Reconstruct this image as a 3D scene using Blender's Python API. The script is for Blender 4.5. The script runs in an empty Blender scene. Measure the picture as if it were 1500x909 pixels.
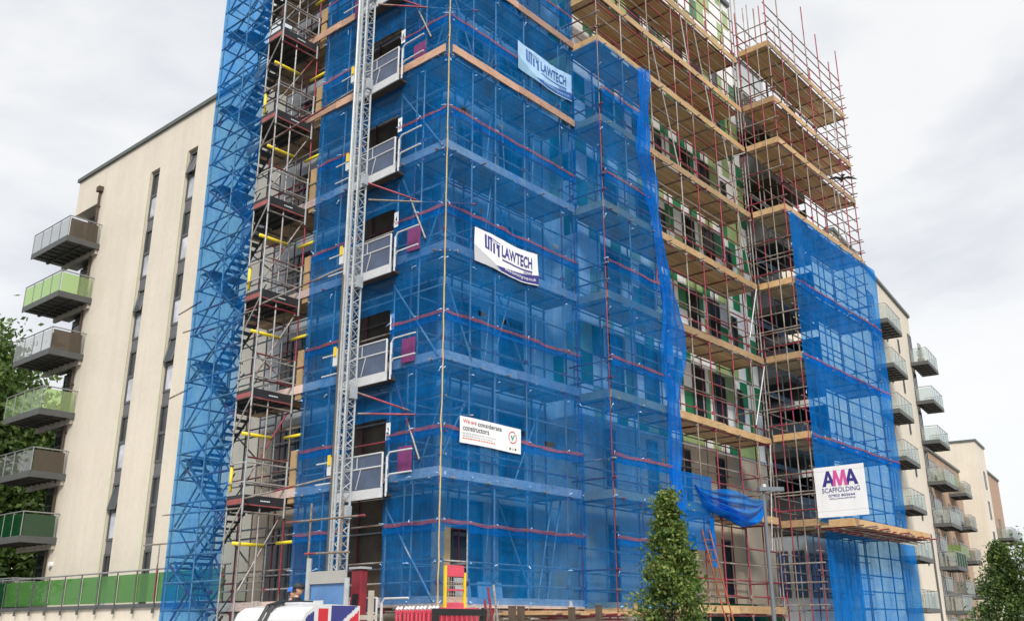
import bpy, bmesh, math, random
from mathutils import Vector, Matrix, noise
R = math.radians
rnd = random.Random(7)
scn = bpy.context.scene
COL = scn.collection

# ------------------------------------------------------------------ render / view
scn.render.engine = 'CYCLES'
scn.view_settings.view_transform = 'Standard'
scn.view_settings.look = 'None'
scn.view_settings.exposure = 0.52
scn.view_settings.gamma = 1.0
scn.cycles.transparent_max_bounces = 24
scn.cycles.max_bounces = 6
scn.cycles.use_denoising = True

# ------------------------------------------------------------------ materials
MATS = {}
def nt(name):
    m = bpy.data.materials.new(name); m.use_nodes = True
    t = m.node_tree; t.nodes.clear()
    o = t.nodes.new('ShaderNodeOutputMaterial')
    MATS[name] = m
    return m, t, o
def N(t, typ, **kw):
    n = t.nodes.new(typ)
    for k, v in kw.items(): setattr(n, k, v)
    return n
def pos_noise(t, scale, detail=4.0, rough=0.55, coord='Object', stretch=None):
    tc = N(t, 'ShaderNodeTexCoord')
    src = tc.outputs[coord]
    if coord == 'World':
        pass
    if stretch:
        mp = N(t, 'ShaderNodeMapping'); mp.inputs['Scale'].default_value = stretch
        t.links.new(src, mp.inputs['Vector']); src = mp.outputs['Vector']
    n = N(t, 'ShaderNodeTexNoise'); n.inputs['Scale'].default_value = scale
    n.inputs['Detail'].default_value = detail; n.inputs['Roughness'].default_value = rough
    t.links.new(src, n.inputs['Vector'])
    return n
def ramp(t, src, stops, interp='LINEAR'):
    r = N(t, 'ShaderNodeValToRGB'); r.color_ramp.interpolation = interp
    els = r.color_ramp.elements
    while len(els) < len(stops): els.new(0.5)
    for e, (p, c) in zip(els, stops): e.position = p; e.color = (*c, 1)
    t.links.new(src, r.inputs['Fac'])
    return r
def simple(name, col, rough=0.6, metal=0.0, var=0.12, scale=3.0, bump=0.0, spec=0.5, stretch=None, fine=None):
    m, t, o = nt(name)
    b = N(t, 'ShaderNodeBsdfPrincipled')
    b.inputs['Roughness'].default_value = rough; b.inputs['Metallic'].default_value = metal
    b.inputs['Specular IOR Level'].default_value = spec
    n = pos_noise(t, scale, 6.0, 0.6, stretch=stretch)
    lo = tuple(c*(1-var) for c in col); hi = tuple(min(1, c*(1+var)) for c in col)
    r = ramp(t, n.outputs['Fac'], [(0.3, lo), (0.7, hi)])
    t.links.new(r.outputs['Color'], b.inputs['Base Color'])
    if bump:
        n2 = pos_noise(t, fine or 60.0, 4.0)
        bp = N(t, 'ShaderNodeBump'); bp.inputs['Strength'].default_value = bump; bp.inputs['Distance'].default_value = 0.02
        t.links.new(n2.outputs['Fac'], bp.inputs['Height']); t.links.new(bp.outputs['Normal'], b.inputs['Normal'])
    t.links.new(b.outputs['BSDF'], o.inputs['Surface'])
    return m

def tube_mat(name, stops, rough=0.5, metal=0.25, scale=0.6):
    # painted / rusty scaffold tube: bands of paint and bare steel along the tube, different on each tube
    m, t, o = nt(name)
    b = N(t, 'ShaderNodeBsdfPrincipled'); b.inputs['Roughness'].default_value = rough; b.inputs['Metallic'].default_value = metal
    ge = N(t, 'ShaderNodeNewGeometry'); oi = N(t, 'ShaderNodeObjectInfo')
    mul = N(t, 'ShaderNodeMath', operation='MULTIPLY'); mul.inputs[1].default_value = 37.0
    t.links.new(oi.outputs['Random'], mul.inputs[0])
    n = N(t, 'ShaderNodeTexNoise', noise_dimensions='4D'); n.inputs['Scale'].default_value = scale; n.inputs['Detail'].default_value = 2.0
    t.links.new(ge.outputs['Position'], n.inputs['Vector']); t.links.new(mul.outputs[0], n.inputs['W'])
    r = ramp(t, n.outputs['Fac'], stops, 'LINEAR')
    n2 = N(t, 'ShaderNodeTexNoise'); n2.inputs['Scale'].default_value = 14.0; n2.inputs['Detail'].default_value = 4
    t.links.new(ge.outputs['Position'], n2.inputs['Vector'])
    r2 = ramp(t, n2.outputs['Fac'], [(0.3, (0.6, 0.6, 0.6)), (0.7, (1.1, 1.1, 1.1))])
    mx = N(t, 'ShaderNodeMix', data_type='RGBA', blend_type='MULTIPLY'); mx.inputs['Factor'].default_value = 1.0
    t.links.new(r.outputs['Color'], mx.inputs[6]); t.links.new(r2.outputs['Color'], mx.inputs[7])
    t.links.new(mx.outputs[2], b.inputs['Base Color'])
    t.links.new(b.outputs['BSDF'], o.inputs['Surface'])
    return m
STEEL = (0.25, 0.20, 0.16); GALV = (0.40, 0.365, 0.33); RED = (0.25, 0.035, 0.05); PINK = (0.38, 0.07, 0.11); RUST = (0.16, 0.085, 0.05)
tube_mat('scaffold_tube', [(0.0, RUST), (0.40, STEEL), (0.52, GALV), (0.56, STEEL), (0.60, RED), (0.74, PINK)])
tube_mat('scaffold_tube_red', [(0.0, STEEL), (0.44, STEEL), (0.48, RED), (0.62, (0.40, 0.06, 0.09)), (0.66, STEEL)])
tube_mat('galvanised_tube', [(0.0, STEEL), (0.45, GALV), (0.75, (0.55, 0.54, 0.52))])
tube_mat('orange_ladder', [(0.0, (0.20, 0.05, 0.02)), (0.5, (0.40, 0.11, 0.035)), (0.8, (0.45, 0.16, 0.06))])

def plank_mat(name, along, light, dark, board=0.225, rough=0.75):
    # scaffold boards: each board its own tone, grain along the board; along = 'x' or 'y'
    m, t, o = nt(name)
    b = N(t, 'ShaderNodeBsdfPrincipled'); b.inputs['Roughness'].default_value = rough
    ge = N(t, 'ShaderNodeNewGeometry'); sp = N(t, 'ShaderNodeSeparateXYZ')
    t.links.new(ge.outputs['Position'], sp.inputs[0])
    ac, cc = ('X', 'Y') if along == 'x' else ('Y', 'X')
    d = N(t, 'ShaderNodeMath', operation='DIVIDE'); d.inputs[1].default_value = board
    t.links.new(sp.outputs[cc], d.inputs[0])
    fl = N(t, 'ShaderNodeMath', operation='FLOOR'); t.links.new(d.outputs[0], fl.inputs[0])
    fr = N(t, 'ShaderNodeMath', operation='FRACT'); t.links.new(d.outputs[0], fr.inputs[0])
    off = N(t, 'ShaderNodeMath', operation='MULTIPLY'); off.inputs[1].default_value = 0.37; t.links.new(fl.outputs[0], off.inputs[0])
    d2 = N(t, 'ShaderNodeMath', operation='DIVIDE'); d2.inputs[1].default_value = 3.9; t.links.new(sp.outputs[ac], d2.inputs[0])
    ad = N(t, 'ShaderNodeMath', operation='ADD'); t.links.new(d2.outputs[0], ad.inputs[0]); t.links.new(off.outputs[0], ad.inputs[1])
    fl2 = N(t, 'ShaderNodeMath', operation='FLOOR'); t.links.new(ad.outputs[0], fl2.inputs[0])
    zf = N(t, 'ShaderNodeMath', operation='FLOOR'); t.links.new(sp.outputs['Z'], zf.inputs[0])
    cb = N(t, 'ShaderNodeCombineXYZ'); t.links.new(fl.outputs[0], cb.inputs[0]); t.links.new(fl2.outputs[0], cb.inputs[1]); t.links.new(zf.outputs[0], cb.inputs[2])
    wn = N(t, 'ShaderNodeTexWhiteNoise', noise_dimensions='3D'); t.links.new(cb.outputs[0], wn.inputs['Vector'])
    mp = N(t, 'ShaderNodeMapping'); mp.inputs['Scale'].default_value = (0.9, 9, 9) if along == 'x' else (9, 0.9, 9)
    t.links.new(ge.outputs['Position'], mp.inputs['Vector'])
    n = N(t, 'ShaderNodeTexNoise'); n.inputs['Scale'].default_value = 2.0; n.inputs['Detail'].default_value = 6
    t.links.new(mp.outputs[0], n.inputs['Vector'])
    av = N(t, 'ShaderNodeMath', operation='MULTIPLY_ADD'); av.inputs[1].default_value = 0.55; t.links.new(wn.outputs['Value'], av.inputs[0])
    hv = N(t, 'ShaderNodeMath', operation='MULTIPLY'); hv.inputs[1].default_value = 0.5; t.links.new(n.outputs['Fac'], hv.inputs[0])
    t.links.new(hv.outputs[0], av.inputs[2])
    r = ramp(t, av.outputs[0], [(0.1, dark), (0.75, light)])
    gp = ramp(t, fr.outputs[0], [(0.0, (0.25, 0.25, 0.25)), (0.05, (1, 1, 1)), (0.95, (1, 1, 1)), (1.0, (0.25, 0.25, 0.25))])
    mx = N(t, 'ShaderNodeMix', data_type='RGBA', blend_type='MULTIPLY'); mx.inputs['Factor'].default_value = 1.0
    t.links.new(r.outputs['Color'], mx.inputs[6]); t.links.new(gp.outputs['Color'], mx.inputs[7])
    t.links.new(mx.outputs[2], b.inputs['Base Color']); t.links.new(b.outputs['BSDF'], o.inputs['Surface'])
    return m
plank_mat('boards_along_x', 'x', (0.64, 0.46, 0.26), (0.38, 0.25, 0.13))
plank_mat('boards_along_y', 'y', (0.46, 0.31, 0.17), (0.22, 0.14, 0.075))
def toe_mat(name, lo, hi, scale=1.2):
    m = simple(name, lo, 0.7)
    t = m.node_tree
    for n in list(t.nodes):
        if n.bl_idname == 'ShaderNodeValToRGB':
            n.color_ramp.elements[0].color = (*lo, 1); n.color_ramp.elements[1].color = (*hi, 1)
        if n.bl_idname == 'ShaderNodeTexNoise': n.inputs['Scale'].default_value = scale
    b = next(n for n in t.nodes if n.bl_idname == 'ShaderNodeBsdfPrincipled'); src = b.inputs['Base Color'].links[0].from_socket
    oi = N(t, 'ShaderNodeObjectInfo'); r = ramp(t, oi.outputs['Random'], [(0.0, (0.62, 0.62, 0.66)), (0.3, (0.86, 0.84, 0.80)), (0.7, (1.0, 0.98, 0.95)), (1.0, (1.1, 1.06, 0.98))])
    n = pos_noise(t, 3.0, 6.0, 0.7, stretch=(1.5, 1.5, 8)); r2 = ramp(t, n.outputs['Fac'], [(0.32, (0.62, 0.58, 0.55)), (0.52, (1, 1, 1))])
    for rr_ in (r, r2):
        mx = N(t, 'ShaderNodeMix', data_type='RGBA', blend_type='MULTIPLY'); mx.inputs['Factor'].default_value = 1.0
        t.links.new(src, mx.inputs[6]); t.links.new(rr_.outputs['Color'], mx.inputs[7]); src = mx.outputs[2]
    t.links.new(src, b.inputs['Base Color'])
    return m
toe_mat('toe_board_new', (0.46, 0.28, 0.125), (0.60, 0.42, 0.23))
toe_mat('toe_board_old', (0.72, 0.52, 0.46), (0.82, 0.64, 0.56))
toe_mat('toe_board_salmon', (0.46, 0.27, 0.19), (0.58, 0.38, 0.28))

def net_mat(name, dense, col=(0.003, 0.205, 0.60), tint=(0.58, 0.80, 1.0), bump=0.7):
    m, t, o = nt(name)
    tr = N(t, 'ShaderNodeBsdfTransparent'); tr.inputs['Color'].default_value = (*tint, 1)
    df = N(t, 'ShaderNodeBsdfDiffuse'); tl = N(t, 'ShaderNodeBsdfTranslucent')
    n0 = pos_noise(t, 0.7, 5.0, 0.6)
    rc = ramp(t, n0.outputs['Fac'], [(0.28, tuple(c*0.75 for c in col)), (0.6, tuple(c*1.15 for c in col)), (0.75, (col[0]+0.06, col[1]*1.15+0.05, col[2]*1.05+0.02))])
    nw = pos_noise(t, 3.2, 5.0, 0.6, stretch=(1.0, 1.0, 0.45)); bp = N(t, 'ShaderNodeBump'); bp.inputs['Strength'].default_value = bump; bp.inputs['Distance'].default_value = 0.12
    t.links.new(nw.outputs['Fac'], bp.inputs['Height']); t.links.new(bp.outputs['Normal'], df.inputs['Normal']); t.links.new(bp.outputs['Normal'], tl.inputs['Normal'])
    t.links.new(rc.outputs['Color'], df.inputs['Color']); t.links.new(rc.outputs['Color'], tl.inputs['Color'])
    m1 = N(t, 'ShaderNodeMixShader'); m1.inputs[0].default_value = 0.35
    t.links.new(df.outputs[0], m1.inputs[1]); t.links.new(tl.outputs[0], m1.inputs[2])
    n = pos_noise(t, 1.1, 6.0, 0.65, stretch=(1, 1, 0.6))
    mr = N(t, 'ShaderNodeMapRange'); mr.inputs['From Min'].default_value = 0.3; mr.inputs['From Max'].default_value = 0.7
    mr.inputs['To Min'].default_value = dense-0.13; mr.inputs['To Max'].default_value = dense+0.15
    t.links.new(n.outputs['Fac'], mr.inputs['Value'])
    na = pos_noise(t, 9.0, 3.0, 0.6, stretch=(1, 1, 0.10)); nb = pos_noise(t, 7.0, 3.0, 0.6, stretch=(0.12, 0.12, 1))
    sm_ = N(t, 'ShaderNodeMath', operation='ADD'); t.links.new(na.outputs['Fac'], sm_.inputs[0]); t.links.new(nb.outputs['Fac'], sm_.inputs[1])
    ma = N(t, 'ShaderNodeMath', operation='MULTIPLY_ADD'); ma.inputs[1].default_value = 0.34; t.links.new(sm_.outputs[0], ma.inputs[0])
    cr_ = pos_noise(t, 0.9, 3.0, 0.5, stretch=(0.5, 0.5, 0.4)); cr_.noise_type = 'RIDGED_MULTIFRACTAL'; cr_.inputs['Distortion'].default_value = 0.6
    cm = N(t, 'ShaderNodeMapRange'); cm.inputs['From Min'].default_value = 0.80; cm.inputs['From Max'].default_value = 1.15; cm.inputs['To Max'].default_value = 0.09; t.links.new(cr_.outputs['Fac'], cm.inputs['Value'])
    ca_ = N(t, 'ShaderNodeMath', operation='ADD'); t.links.new(mr.outputs[0], ca_.inputs[0]); t.links.new(cm.outputs[0], ca_.inputs[1])
    sb = N(t, 'ShaderNodeMath', operation='SUBTRACT'); sb.inputs[1].default_value = 0.34; t.links.new(ca_.outputs[0], sb.inputs[0]); t.links.new(sb.outputs[0], ma.inputs[2]); ma.use_clamp = True
    m2 = N(t, 'ShaderNodeMixShader'); t.links.new(ma.outputs[0], m2.inputs[0])
    t.links.new(tr.outputs[0], m2.inputs[1]); t.links.new(m1.outputs[0], m2.inputs[2])
    t.links.new(m2.outputs[0], o.inputs['Surface'])
    return m
net_mat('debris_netting', 0.385)
net_mat('tower_netting', 0.22, (0.004, 0.21, 0.72), (0.52, 0.80, 1.0))
net_mat('skirt_netting', 0.62, (0.005, 0.20, 0.66), (0.45, 0.78, 1.0))
net_mat('bright_netting', 0.53, (0.006, 0.20, 0.68), (0.45, 0.78, 1.0))
net_mat('pleated_netting', 0.56, (0.008, 0.20, 0.68))
net_mat('bunched_netting', 0.82, (0.008, 0.20, 0.68))
net_mat('orange_webbing', 0.36, (0.66, 0.17, 0.10), (0.8, 0.8, 0.9))

def glass_mat(name, tint, refl=0.18, body=0.0, bodycol=(0.3, 0.3, 0.3)):
    m, t, o = nt(name)
    tr = N(t, 'ShaderNodeBsdfTransparent'); tr.inputs['Color'].default_value = (*tint, 1)
    gl = N(t, 'ShaderNodeBsdfGlossy'); gl.inputs['Roughness'].default_value = 0.03
    n = pos_noise(t, 0.6, 1.0)
    bp = N(t, 'ShaderNodeBump'); bp.inputs['Strength'].default_value = 0.02
    t.links.new(n.outputs['Fac'], bp.inputs['Height']); t.links.new(bp.outputs[0], gl.inputs['Normal'])
    m1 = N(t, 'ShaderNodeMixShader'); m1.inputs[0].default_value = refl
    t.links.new(tr.outputs[0], m1.inputs[1]); t.links.new(gl.outputs[0], m1.inputs[2])
    last = m1
    if body:
        df = N(t, 'ShaderNodeBsdfDiffuse'); df.inputs['Color'].default_value = (*bodycol, 1)
        m2 = N(t, 'ShaderNodeMixShader'); m2.inputs[0].default_value = body
        t.links.new(m1.outputs[0], m2.inputs[1]); t.links.new(df.outputs[0], m2.inputs[2]); last = m2
    t.links.new(last.outputs[0], o.inputs['Surface'])
    return m
glass_mat('clear_glass', (0.88, 0.94, 0.93), 0.24, 0.06, (0.45, 0.50, 0.50))
glass_mat('smoked_glass', (0.82, 0.83, 0.82), 0.16, 0.07, (0.5, 0.5, 0.48))
glass_mat('lime_glass', (0.74, 0.88, 0.52), 0.16, 0.12, (0.45, 0.62, 0.32))
glass_mat('green_glass', (0.36, 0.60, 0.30), 0.10, 0.32, (0.12, 0.30, 0.09))
glass_mat('dark_green_glass', (0.12, 0.32, 0.16), 0.12, 0.35, (0.015, 0.10, 0.035))
glass_mat('brown_glass', (0.32, 0.27, 0.22), 0.10, 0.35, (0.14, 0.11, 0.08))

def window_mat(name, col, rough=0.06, spec=0.5):
    m, t, o = nt(name)
    b = N(t, 'ShaderNodeBsdfPrincipled'); b.inputs['Roughness'].default_value = rough; b.inputs['Specular IOR Level'].default_value = spec
    n = pos_noise(t, 1.2, 3.0)
    r = ramp(t, n.outputs['Fac'], [(0.3, tuple(c*0.6 for c in col)), (0.7, tuple(c*1.3 for c in col))])
    t.links.new(r.outputs['Color'], b.inputs['Base Color'])
    bp = N(t, 'ShaderNodeBump'); bp.inputs['Strength'].default_value = 0.04
    t.links.new(n.outputs['Fac'], bp.inputs['Height']); t.links.new(bp.outputs[0], b.inputs['Normal'])
    t.links.new(b.outputs[0], o.inputs['Surface'])
    return m
window_mat('dark_pane', (0.030, 0.034, 0.040))
window_mat('black_pane', (0.012, 0.012, 0.012), 0.25, 0.25)
window_mat('pale_blind_pane', (0.48, 0.50, 0.54), 0.12)
window_mat('blue_pane', (0.03, 0.10, 0.28), 0.15)

def render_mat(name, col):
    m = simple(name, col, 0.9, var=0.05, scale=0.5, bump=0.10, fine=40); t = m.node_tree
    b = next(n for n in t.nodes if n.bl_idname == 'ShaderNodeBsdfPrincipled'); src = b.inputs['Base Color'].links[0].from_socket
    n = pos_noise(t, 2.2, 5.0, 0.65, stretch=(1, 1, 0.05)); r = ramp(t, n.outputs['Fac'], [(0.36, (0.945, 0.94, 0.93)), (0.56, (1, 1, 1))])
    n2 = pos_noise(t, 5.0, 6.0, 0.7); r2 = ramp(t, n2.outputs['Fac'], [(0.3, (0.94, 0.94, 0.94)), (0.6, (1.02, 1.02, 1.02))])
    for rr_ in (r, r2):
        mx = N(t, 'ShaderNodeMix', data_type='RGBA', blend_type='MULTIPLY'); mx.inputs['Factor'].default_value = 1.0
        t.links.new(src, mx.inputs[6]); t.links.new(rr_.outputs['Color'], mx.inputs[7]); src = mx.outputs[2]
    t.links.new(src, b.inputs['Base Color'])
render_mat('cream_render', (0.64, 0.575, 0.475))
simple('beige_render', (0.50, 0.415, 0.31), 0.9, var=0.06, scale=0.6, bump=0.1, fine=45)
simple('pale_panel', (0.60, 0.60, 0.58), 0.6, var=0.06, scale=0.5)
simple('grey_panel', (0.56, 0.575, 0.59), 0.7, var=0.10, scale=0.6)
simple('white_cladding', (0.82, 0.81, 0.79), 0.45, var=0.05, scale=0.8)
simple('lime_cladding', (0.33, 0.43, 0.17), 0.45, var=0.07, scale=0.8)
simple('green_cladding', (0.014, 0.19, 0.07), 0.4, var=0.12, scale=0.8)
simple('dark_frame', (0.075, 0.078, 0.082), 0.45, var=0.12)
simple('dark_panel', (0.11, 0.11, 0.12), 0.5, var=0.12)
simple('recess_black', (0.018, 0.018, 0.018), 0.6, var=0.3)  # black standing in for the shade inside the balcony recesses
simple('brown_sheet', (0.15, 0.095, 0.055), 0.8, var=0.4, scale=1.5)  # dark brown standing in for the dim interior behind the openings
simple('dark_brown_panel', (0.075, 0.052, 0.036), 0.8, var=0.4, scale=1.2)
simple('roof_trim', (0.085, 0.10, 0.09), 0.5, var=0.15)
simple('balcony_steel', (0.075, 0.078, 0.076), 0.55, var=0.12)
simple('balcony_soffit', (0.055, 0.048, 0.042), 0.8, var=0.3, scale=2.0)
simple('rail_steel', (0.33, 0.34, 0.34), 0.35, 0.6, var=0.1)
simple('mast_steel', (0.46, 0.48, 0.48), 0.38, 0.35, var=0.15, scale=4)
simple('white_steel', (0.58, 0.59, 0.59), 0.4, var=0.1, scale=4)
simple('dark_pole', (0.10, 0.085, 0.07), 0.6, var=0.2)
simple('gate_mesh', (0.075, 0.10, 0.16), 0.55, var=0.2, scale=3)
simple('pink_guard', (0.17, 0.03, 0.13), 0.8, var=0.25)
simple('black_toe', (0.022, 0.022, 0.024), 0.6, var=0.25)
simple('dark_red_paint', (0.22, 0.02, 0.03), 0.5, var=0.25)
simple('red_paint', (0.52, 0.035, 0.05), 0.45, var=0.15)
simple('faded_red', (0.30, 0.075, 0.07), 0.6, var=0.3)
simple('pink_red_paint', (0.60, 0.07, 0.11), 0.45, var=0.15)
simple('yellow_paint', (0.78, 0.55, 0.02), 0.5, var=0.12)
simple('yellow_foam', (0.80, 0.62, 0.03), 0.7, var=0.12)
simple('white_vinyl', (0.80, 0.80, 0.80), 0.5, var=0.03, scale=2)
simple('grey_vinyl', (0.50, 0.50, 0.52), 0.5, var=0.05)
simple('navy_ink', (0.035, 0.03, 0.20), 0.5, var=0.08)
simple('pink_ink', (0.62, 0.09, 0.32), 0.5, var=0.05)
simple('red_ink', (0.60, 0.06, 0.06), 0.5, var=0.05)
simple('orange_ink', (0.70, 0.20, 0.12), 0.5, var=0.05)
simple('green_ink', (0.05, 0.33, 0.22), 0.5, var=0.05)
simple('black_ink', (0.03, 0.03, 0.035), 0.5, var=0.05)
simple('white_ink', (0.82, 0.82, 0.84), 0.5, var=0.03)
simple('white_gloss', (0.56, 0.56, 0.545), 0.25, var=0.03, scale=1.5)
simple('navy_gloss', (0.03, 0.035, 0.17), 0.18, var=0.05)
simple('red_gloss', (0.50, 0.02, 0.03), 0.2, var=0.05)
simple('black_plastic', (0.014, 0.014, 0.015), 0.5, var=0.2)
simple('rubber', (0.02, 0.02, 0.02), 0.85, var=0.2)
simple('grey_timber', (0.40, 0.36, 0.30), 0.85, var=0.18, scale=3)
simple('plywood', (0.42, 0.28, 0.14), 0.8, var=0.18, scale=2)
simple('raw_timber', (0.55, 0.36, 0.16), 0.8, var=0.2, scale=2)
simple('asphalt', (0.060, 0.060, 0.062), 0.9, var=0.2, scale=1.2, bump=0.3, fine=90)
simple('paving', (0.40, 0.385, 0.36), 0.9, var=0.12, scale=0.8, bump=0.15)
simple('concrete', (0.34, 0.33, 0.31), 0.9, var=0.12, scale=1)
simple('road_paint', (0.72, 0.72, 0.70), 0.7, var=0.12, scale=6)
simple('bark', (0.10, 0.075, 0.05), 0.9, var=0.3, scale=8, bump=0.4)
simple('skin', (0.52, 0.29, 0.20), 0.55, var=0.08)
simple('blue_helmet', (0.02, 0.14, 0.55), 0.3, var=0.05)
simple('dark_cloth', (0.02, 0.022, 0.028), 0.85, var=0.25)
simple('blue_cloth', (0.06, 0.30, 0.62), 0.8, var=0.15)
simple('hair', (0.02, 0.016, 0.012), 0.8, var=0.2)
simple('hoist_blue', (0.10, 0.22, 0.45), 0.5, var=0.12)
simple('lamp_steel', (0.16, 0.18, 0.20), 0.45, 0.3, var=0.12)
simple('feather', (0.06, 0.065, 0.062), 0.8, var=0.3, scale=9)
simple('tie_cord', (0.35, 0.52, 0.75), 0.7, var=0.25)
simple('rope_fibre', (0.55, 0.40, 0.16), 0.9, var=0.2)
simple('net_tint_white', (0.36, 0.55, 0.74), 0.6, var=0.06)  # banner colours with the blue cast of a net painted in
simple('net_tint_navy', (0.03, 0.11, 0.34), 0.6, var=0.08)
simple('net_tint_grey', (0.22, 0.40, 0.55), 0.6, var=0.06)
simple('terracotta', (0.36, 0.15, 0.08), 0.8, var=0.2)
def brick_mat():
    m, t, o = nt('brickwork')
    b = N(t, 'ShaderNodeBsdfPrincipled'); b.inputs['Roughness'].default_value = 0.9
    tc = N(t, 'ShaderNodeTexCoord'); sp = N(t, 'ShaderNodeSeparateXYZ'); t.links.new(tc.outputs['Object'], sp.inputs[0])
    ad = N(t, 'ShaderNodeMath', operation='ADD'); t.links.new(sp.outputs[0], ad.inputs[0]); t.links.new(sp.outputs[1], ad.inputs[1])
    cb = N(t, 'ShaderNodeCombineXYZ'); t.links.new(ad.outputs[0], cb.inputs[0]); t.links.new(sp.outputs[2], cb.inputs[1])
    br = N(t, 'ShaderNodeTexBrick'); br.inputs['Scale'].default_value = 4.4
    br.inputs['Color1'].default_value = (0.31, 0.185, 0.12, 1); br.inputs['Color2'].default_value = (0.43, 0.275, 0.18, 1); br.inputs['Mortar'].default_value = (0.42, 0.36, 0.29, 1)
    br.inputs['Mortar Size'].default_value = 0.015
    t.links.new(cb.outputs[0], br.inputs['Vector']); t.links.new(br.outputs['Color'], b.inputs['Base Color']); t.links.new(b.outputs[0], o.inputs['Surface'])
brick_mat()
def leaf_mat(name, a, b_, c):
    m, t, o = nt(name)
    ge = N(t, 'ShaderNodeNewGeometry')
    r = ramp(t, ge.outputs['Random Per Island'], [(0.0, a), (0.5, b_), (1.0, c)])
    pn = pos_noise(t, 1.6, 2.0); r2_ = ramp(t, pn.outputs['Fac'], [(0.35, (0.7, 0.78, 0.75)), (0.65, (1.25, 1.15, 1.05))]); mm = N(t, 'ShaderNodeMix', data_type='RGBA', blend_type='MULTIPLY'); mm.inputs['Factor'].default_value = 1.0; t.links.new(r.outputs['Color'], mm.inputs[6]); t.links.new(r2_.outputs['Color'], mm.inputs[7])
    df = N(t, 'ShaderNodeBsdfPrincipled'); df.inputs['Roughness'].default_value = 0.55; df.inputs['Specular IOR Level'].default_value = 0.3
    tl = N(t, 'ShaderNodeBsdfTranslucent')
    t.links.new(mm.outputs[2], df.inputs['Base Color']); t.links.new(mm.outputs[2], tl.inputs['Color'])
    mx = N(t, 'ShaderNodeMixShader'); mx.inputs[0].default_value = 0.3
    t.links.new(df.outputs[0], mx.inputs[1]); t.links.new(tl.outputs[0], mx.inputs[2]); t.links.new(mx.outputs[0], o.inputs['Surface'])
leaf_mat('street_tree_leaf', (0.045, 0.095, 0.018), (0.10, 0.165, 0.032), (0.22, 0.26, 0.08))
leaf_mat('dark_leaf', (0.045, 0.085, 0.018), (0.075, 0.13, 0.03), (0.13, 0.19, 0.05))
M = MATS

# ------------------------------------------------------------------ mesh builder
class MB:
    def __init__(s): s.v = []; s.f = []; s.m = []; s.mats = []
    def mi(s, mat):
        if mat not in s.mats: s.mats.append(mat)
        return s.mats.index(mat)
    def face(s, pts, mat=None):
        b = len(s.v); s.v.extend([tuple(p) for p in pts]); s.f.append(tuple(range(b, b+len(pts)))); s.m.append(s.mi(mat))
    def box(s, x0, x1, y0, y1, z0, z1, mat=None):
        b = len(s.v); i = s.mi(mat)
        x0, x1 = min(x0, x1), max(x0, x1); y0, y1 = min(y0, y1), max(y0, y1); z0, z1 = min(z0, z1), max(z0, z1)
        s.v += [(x, y, z) for z in (z0, z1) for y in (y0, y1) for x in (x0, x1)]
        for f in ((0, 2, 3, 1), (4, 5, 7, 6), (0, 1, 5, 4), (2, 6, 7, 3), (0, 4, 6, 2), (1, 3, 7, 5)):
            s.f.append(tuple(b+k for k in f)); s.m.append(i)
        return s
    def prism(s, poly, z0, z1, mat=None):      # poly counter-clockwise in xy
        b = len(s.v); n = len(poly); i = s.mi(mat)
        s.v += [(x, y, z0) for x, y in poly] + [(x, y, z1) for x, y in poly]
        s.f.append(tuple(b+k for k in reversed(range(n)))); s.m.append(i)
        s.f.append(tuple(b+n+k for k in range(n))); s.m.append(i)
        for k in range(n):
            l = (k+1) % n; s.f.append((b+k, b+l, b+n+l, b+n+k)); s.m.append(i)
        return s
    def tube(s, p0, p1, r=0.024, n=8, mat=None, r1=None):
        p0 = Vector(p0); p1 = Vector(p1); d = p1-p0
        if d.length < 1e-6: return s
        q = d.to_track_quat('Z', 'Y'); b = len(s.v); i = s.mi(mat); r1 = r if r1 is None else r1
        for pp, rr in ((p0, r), (p1, r1)):
            for k in range(n):
                a = 2*math.pi*k/n; s.v.append(tuple(pp + q @ Vector((rr*math.cos(a), rr*math.sin(a), 0))))
        for k in range(n):
            l = (k+1) % n; s.f.append((b+k, b+l, b+n+l, b+n+k)); s.m.append(i)
        s.f.append(tuple(b+k for k in reversed(range(n)))); s.m.append(i)
        s.f.append(tuple(b+n+k for k in range(n))); s.m.append(i)
        return s
    def path(s, pts, r=0.024, n=8, mat=None):
        for a, b in zip(pts, pts[1:]): s.tube(a, b, r, n, mat)
        return s
    def mesh(s, name, smooth=False):
        me = bpy.data.meshes.new(name); me.from_pydata(s.v, [], s.f)
        for mt in s.mats: me.materials.append(M[mt] if mt else None)
        for p, i in zip(me.polygons, s.m): p.material_index = i; p.use_smooth = smooth
        me.update(); return me
    def build(s, name, parent=None, mat=None, loc=None, smooth=False, bevel=0.0):
        if mat:
            s.mats = [mat]; s.m = [0]*len(s.f)
        o = bpy.data.objects.new(name, s.mesh(name, smooth)); COL.objects.link(o)
        if parent: o.parent = parent
        if loc: o.location = loc
        if bevel:
            md = o.modifiers.new('bevel', 'BEVEL'); md.width = bevel; md.segments = 2; md.limit_method = 'ANGLE'
        return o

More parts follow.
